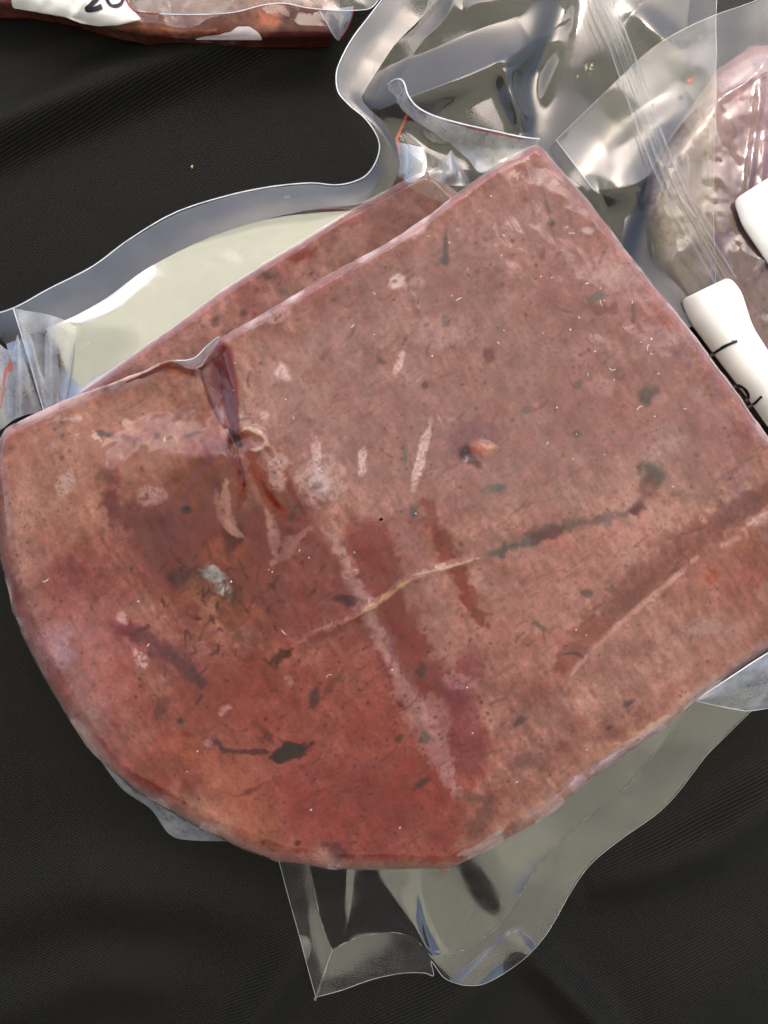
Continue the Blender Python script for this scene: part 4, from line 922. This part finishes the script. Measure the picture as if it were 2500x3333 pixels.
v, f, pp, _ = slab_arrays(RIGHT, (2500, 780), GZ0, GZ, 80, 420, 150, gp)
mesh_obj('liver_slab', v, f, M_SIDE, right, meat(gp.sample(pp[:, 0], pp[:, 1], gp.C), .52))
gw = Paint(2060, 100, 3000, 1460, 5, seed=9); gw.H = gp.sample(gw.X, gw.Y, gp.H) + 10 * (fbm(gw.X, gw.Y, 160, 1, 231) - .5)
for pts, w, h in (([(2490, 0), (2470, 300), (2440, 560), (2410, 700)], 14, 16), ([(2520, 100), (2490, 400), (2470, 700)], 16, 12), ([(2330, 330), (2420, 280), (2480, 220), (2510, 160)], 10, 14), ([(2130, 900), (2200, 840), (2260, 800)], 26, 18), ([(2210, 640), (2300, 760), (2380, 900)], 14, 10), ([(2420, 950), (2480, 860), (2540, 790)], 14, 14)):
    d, t, _ = polydist(gw.X, gw.Y, catmull(pts, 20)); gw.H += .6 * h * np.exp(-(d / w) ** 2) * np.sin(np.pi * np.clip(t, .03, .97)) ** .5
v, f, pp, _ = slab_arrays(RIGHT, (2500, 780), GZ0 + 30, GZ, 80, 300, 110, gw, hoff=5, wall=False)
M_VEIL = m_film('veil_film', base=0.05, haze=0.03, rough=0.09, bump=0.06, bscale=30, fine=0.0, hazecol=(0.78, 0.70, 0.64))
kx = (HC - GZ) / HC; c0 = np.array([(2500 - CX) * kx * S, (CY - 780) * kx * S]); v[:, :2] = c0 + (v[:, :2] - c0) * 1.006
mesh_obj('clear_film', v, f, M_VEIL, right, attrs={'dirt': np.full(len(v), .3)})
# loose square-cornered flap of its pouch
SQ_A = [(1810, 455, 196), (1900, 368, 198), (2020, 250, 204), (2120, 160, 210), (2220, 98, 214), (2330, 48, 216), (2440, 10, 214), (2560, -40, 210)]
SQ_B = [(1872, 538, 192), (1970, 450, 190), (2080, 360, 200), (2190, 270, 206), (2290, 200, 212), (2390, 150, 214), (2480, 110, 214), (2600, 60, 210)]
SQ_C = [(1936, 622, 200), (2020, 606, 212), (2105, 575, 196), (2170, 470, 196), (2270, 350, 204), (2370, 290, 206), (2480, 240, 208), (2620, 180, 206)]
loft_obj('film_flap', [SQ_A, SQ_B, SQ_C], 160, 60, M_LIGHT, right, zfun=wav(22, 190, 111), attrs={'dirt': lambda x, y, u, v: np.clip(.3 + .25 * np.exp(-(((x - 2240) / 90) ** 2 + ((y - 180) / 90) ** 2)) + .2 * np.exp(-(((x - 2010) / 60) ** 2 + ((y - 490) / 40) ** 2)), 0, 1), 'blood': lambda x, y, u, v: .5 * np.exp(-(((x - 2250) / 50) ** 2 + ((y - 260) / 30) ** 2))})
tube_obj('film_edge', SQ_A, 1.2, M_EDGE2, right, 120)
tube_obj('film_edge', [(1810, 455, 196), (1872, 538, 192), (1936, 622, 200)], 1.4, M_EDGE, right, 40)
# ribbed strip running down its pouch
ST = [(1925, -60), (1965, 30), (2010, 130), (2050, 240), (2085, 340), (2120, 440), (2165, 550), (2215, 660), (2270, 760), (2325, 850), (2362, 915)]
dx = 38
loft_obj('ribbed_strip', [[(a - dx, b + 8, 214) for a, b in ST], [(a - dx * .3, b, 220) for a, b in ST], [(a + dx * .4, b - 4, 222) for a, b in ST], [(a + dx, b - 10, 214) for a, b in ST]], 200, 40, M_LIGHT, right, zfun=lambda x, y, u, v: 7 * np.cos(v * 2 * np.pi * 3.5), smooth_across=True)
for dd in (-34, 4, 34):
    tube_obj('strip_rib', [(a + dd, b - dd * .25, 222) for a, b in ST], 1.8, M_EDGE2, right, 120, rmod=lambda t: .2 + 1.0 * vnoise(t * 14, t * 0 + dd, 4))

# stickers on it
def sticker(name, pts, center, zf, parent, rmax=26):
    ol = []
    p_ = np.array(pts, float); n = len(p_)
    for i in range(n):                                   # round the corners
        a, b, c = p_[i - 1], p_[i], p_[(i + 1) % n]
        r = min(rmax, .4 * np.linalg.norm(a - b), .4 * np.linalg.norm(c - b))
        s0 = b + (a - b) / np.linalg.norm(a - b) * r; s1 = b + (c - b) / np.linalg.norm(c - b) * r
        for t in np.linspace(0, 1, 7): ol.append((1 - t) ** 2 * s0 + 2 * t * (1 - t) * b + t * t * s1)
    o = resample(np.array(ol), 160, True)
    t = np.linspace(0.02, 1, 26)
    px = center[0] + t[:, None] * (o[:, 0] - center[0]); py = center[1] + t[:, None] * (o[:, 1] - center[1])
    z = zf(px, py)
    x, y, zz = P(px, py, z)
    top = np.stack([x, y, zz], -1); bot = top[-1:] - np.array([0, 0, 0.0004])
    v = np.concatenate([top, bot]).reshape(-1, 3); f = grid_faces(160, 27, True)
    if np.cross(v[f[0][1]] - v[f[0][0]], v[f[0][2]] - v[f[0][0]])[2] < 0: f = f[:, ::-1]
    return mesh_obj(name, v, f, M_PAPER, parent)
def ink(pts, w, zf, parent, n=40, name='handwriting'):
    q = catmull(pts, n); t = np.gradient(q, axis=0); t /= np.linalg.norm(t, axis=1)[:, None]
    nn = np.stack([-t[:, 1], t[:, 0]], -1)
    ww = w * (.75 + .35 * vnoise(np.linspace(0, 5, n), np.zeros(n), 3))[:, None]
    rows = [q - nn * ww, q - nn * ww * .3, q + nn * ww * .3, q + nn * ww]
    pt = np.stack(rows); z = zf(pt[..., 0], pt[..., 1]) + 2.5
    v = np.stack(P(pt[..., 0], pt[..., 1], z), -1).reshape(-1, 3); f = grid_faces(n, 4)
    if np.cross(v[f[0][1]] - v[f[0][0]], v[f[0][2]] - v[f[0][0]])[2] < 0: f = f[:, ::-1]
    return mesh_obj(name, v, f, M_INK, parent)
LEFTA = [(2200, 950), (2224, 1006), (2247, 1050), (2327, 1156), (2370, 1224), (2435, 1297), (2540, 1440)]
def zA(x, y):
    d, _, s = polydist(x, y, LEFTA)
    e = np.where(s < 0, d, 0) if True else d
    return 196 - 62 * np.clip(1 - e / 95, 0, 1) ** 2
stA = sticker('sticker', [(2216, 976), (2375, 900), (2413, 946), (2450, 1062), (2500, 1141), (2600, 1300), (2580, 1500), (2435, 1297), (2327, 1156), (2247, 1050)], (2385, 1110), zA, right)
stA['label'] = 'white sticker wrapping over the pack edge, with dark marker strokes'
ink([(2300, 1170), (2330, 1146), (2362, 1126), (2400, 1110)], 4.8, zA, stA)
ink([(2385, 1262), (2405, 1256), (2425, 1268), (2436, 1290), (2428, 1306)], 5, zA, stA)
ink([(2420, 1330), (2450, 1318), (2480, 1290)], 4, zA, stA)
LEFTB = [(2380, 620), (2395, 674), (2417, 735), (2479, 825), (2560, 940)]
def zB(x, y):
    d, _, s = polydist(x, y, LEFTB)
    e = np.where(s < 0, d, 0)
    return 176 - 24 * np.clip(1 - e / 60, 0, 1) ** 2
stB = sticker('sticker', [(2388, 650), (2500, 580), (2640, 500), (2800, 760), (2640, 900), (2545, 920), (2479, 825), (2417, 735)], (2560, 720), zB, right)
stB['label'] = 'blank white rounded sticker cut off by the right edge of the picture'

# ================================================================== FAR LEFT PACK
left = thing('vacuum_pack', 'small brown liver pack with marked white sticker at the top left', 'vacuum pack', 0, 0, group='vacuum packs of liver on the tablecloth')
LZ0, LZ = 10, 130
LEFT = [(-160, 20), (-40, 26), (45, 24), (120, 38), (220, 57), (310, 86), (390, 106), (480, 121), (560, 131), (640, 132), (760, 131), (860, 130), (980, 129), (1090, 126), (1105, 60), (1110, -60), (1080, -300), (700, -460), (200, -460), (-160, -300)]
lp = Paint(-200, -480, 1180, 160, 3.0, seed=12)
grain_base(lp, (96, 58, 50), (138, 86, 72), (112, 54, 46), 71)
lp.poly([(840, 40), (900, 50), (930, 80), (880, 90), (845, 80)], (206, 122, 92), .9, 12, 14)
lp.poly([(940, 20), (1100, 40), (1100, 130), (860, 130), (900, 95)], (84, 48, 46), .8, 12, 10)
lp.stroke([(340, 90), (450, 85), (560, 95), (700, 100)], 16, (166, 108, 78), .7)
lp.stroke([(560, 120), (640, 126), (760, 126)], 6, (196, 156, 140), .6)
lp.stroke([(480, 80), (620, 82), (800, 82)], 12, (104, 58, 54), .7)
regrain(lp, 541, .5)
lp.H += 20 * (fbm(lp.X, lp.Y, 160, 3, 241) - .5)
v, f, pp, _ = slab_arrays(LEFT, (480, -160), LZ0, LZ, 46, 420, 120, lp)
mesh_obj('liver_slab', v, f, M_SIDE, left, meat(lp.sample(pp[:, 0], pp[:, 1], lp.C)))
v, f, pp, _ = slab_arrays(LEFT, (480, -160), LZ0 + 20, LZ, 46, 300, 80, lp, hoff=4, wall=False)
kx = (HC - LZ) / HC; c0 = np.array([(480 - CX) * kx * S, (CY + 160) * kx * S]); v[:, :2] = c0 + (v[:, :2] - c0) * 1.004
mesh_obj('clear_film', v, f, M_TIGHT, left)
def zL(x, y):
    d, _, s = polydist(x, y, [(-100, 22), (45, 24), (220, 57), (310, 86), (420, 110)])
    return 168 - 44 * np.clip(1 - d / 70, 0, 1) ** 2 + 8 * np.sin((x - y * .6) / 46) * np.clip(1 - d / 200, 0, 1) + 16 * (fbm(x, y, 60, 2, 511) - .5) + 10 * np.exp(-(((x - 250) + (y - 40) * .5) / 16) ** 2)
stL = sticker('sticker', [(40, 24), (210, 54), (262, 74), (318, 84), (384, 80), (460, 62), (400, -10), (380, -120), (150, -140), (30, -60)], (230, -30), zL, left, 5)
stL['label'] = 'white sticker with the feet of black marker characters'
ink([(322, -40), (318, -10), (300, 12), (285, 30), (306, 30), (332, 20)], 9, zL, stL)
ink([(346, -40), (346, -8), (360, 16), (382, 18), (398, 4), (402, -30)], 6, zL, stL)
def zL2(x, y): return 116 + 0.0 * x - 26 * np.clip((y - 88) / 44, 0, 1) ** 2 + 14
st2 = sticker('sticker', [(632, 128), (709, 108), (767, 87), (812, 86), (841, 106), (855, 129)], (765, 113), zL2, left, 8)
st2.data.materials[0] = M_LILAC
st2['label'] = 'pale lilac corner of a sticker under the film'
EL = [(398, -60, 176), (412, 0, 178), (441, 36, 172), (520, 45, 176), (650, 47, 182), (760, 40, 186), (850, 18, 188), (920, 10, 186), (1000, 25, 182), (1080, 33, 178), (1170, 33, 172), (1215, 20, 168), (1255, -40, 165)]
EU = [(420, -160, 180), (440, -150, 180), (480, -140, 182), (540, -140, 184), (650, -140, 186), (760, -140, 190), (850, -140, 192), (920, -140, 190), (1000, -140, 186), (1080, -140, 182), (1150, -140, 176), (1200, -150, 172), (1240, -170, 168)]
loft_obj('film_flap', [EL, EU], 200, 30, M_SEAL, left, zfun=wav(12, 90, 121), attrs={'dirt': lambda x, y, u, v: .2 + 0 * u})
tube_obj('film_edge', EL[2:], 2.4, M_EDGE, left, 160)
tube_obj('blood_rim', EL[:4], 4.5, M_BLOODY, left, 40)
TA = [(1040, 36, 150), (1062, 70, 140), (1082, 108, 118), (1100, 131, 96)]
TB = [(1150, 20, 150), (1147, 50, 142), (1128, 95, 120), (1102, 132, 96)]
loft_obj('film_flap', [TA, half(TA, TB, 14), TB], 30, 20, M_MILK, left)
tube_obj('blood_rim', TB, 5, M_BLOODY, left, 40, rmod=lambda t: .5 + .8 * vnoise(t * 8, t * 0, 5))
tube_obj('film_edge', TA, 2.5, M_EDGE, left, 30)

# ================================================================== crumb on the cloth
th = np.linspace(0, np.pi, 9); ph = np.linspace(0, 2 * np.pi, 12, endpoint=False)
T_, F_ = np.meshgrid(th, ph, indexing='ij')
rr = 4.5 * (1 + .5 * (vnoise(T_ * 2, F_ * 1.5, 4) - .5))
zc = float(cloth_z(np.array([618.]), np.array([530.]))[0])
xs, ys, zs = rr * np.sin(T_) * np.cos(F_) * .8, rr * np.sin(T_) * np.sin(F_) * 1.3, rr * np.cos(T_) * .7
bx, by = (618 - CX) * S, (CY - 530) * S
cr = mesh_obj('crumb', np.stack([bx + xs * S, by + ys * S, (zc + 4 + zs) * S], -1).reshape(-1, 3), grid_faces(12, 9, True), M_CRUMB)
cr['label'] = 'tiny tan crumb alone on the black cloth above the clear pouch'; cr['category'] = 'crumb'
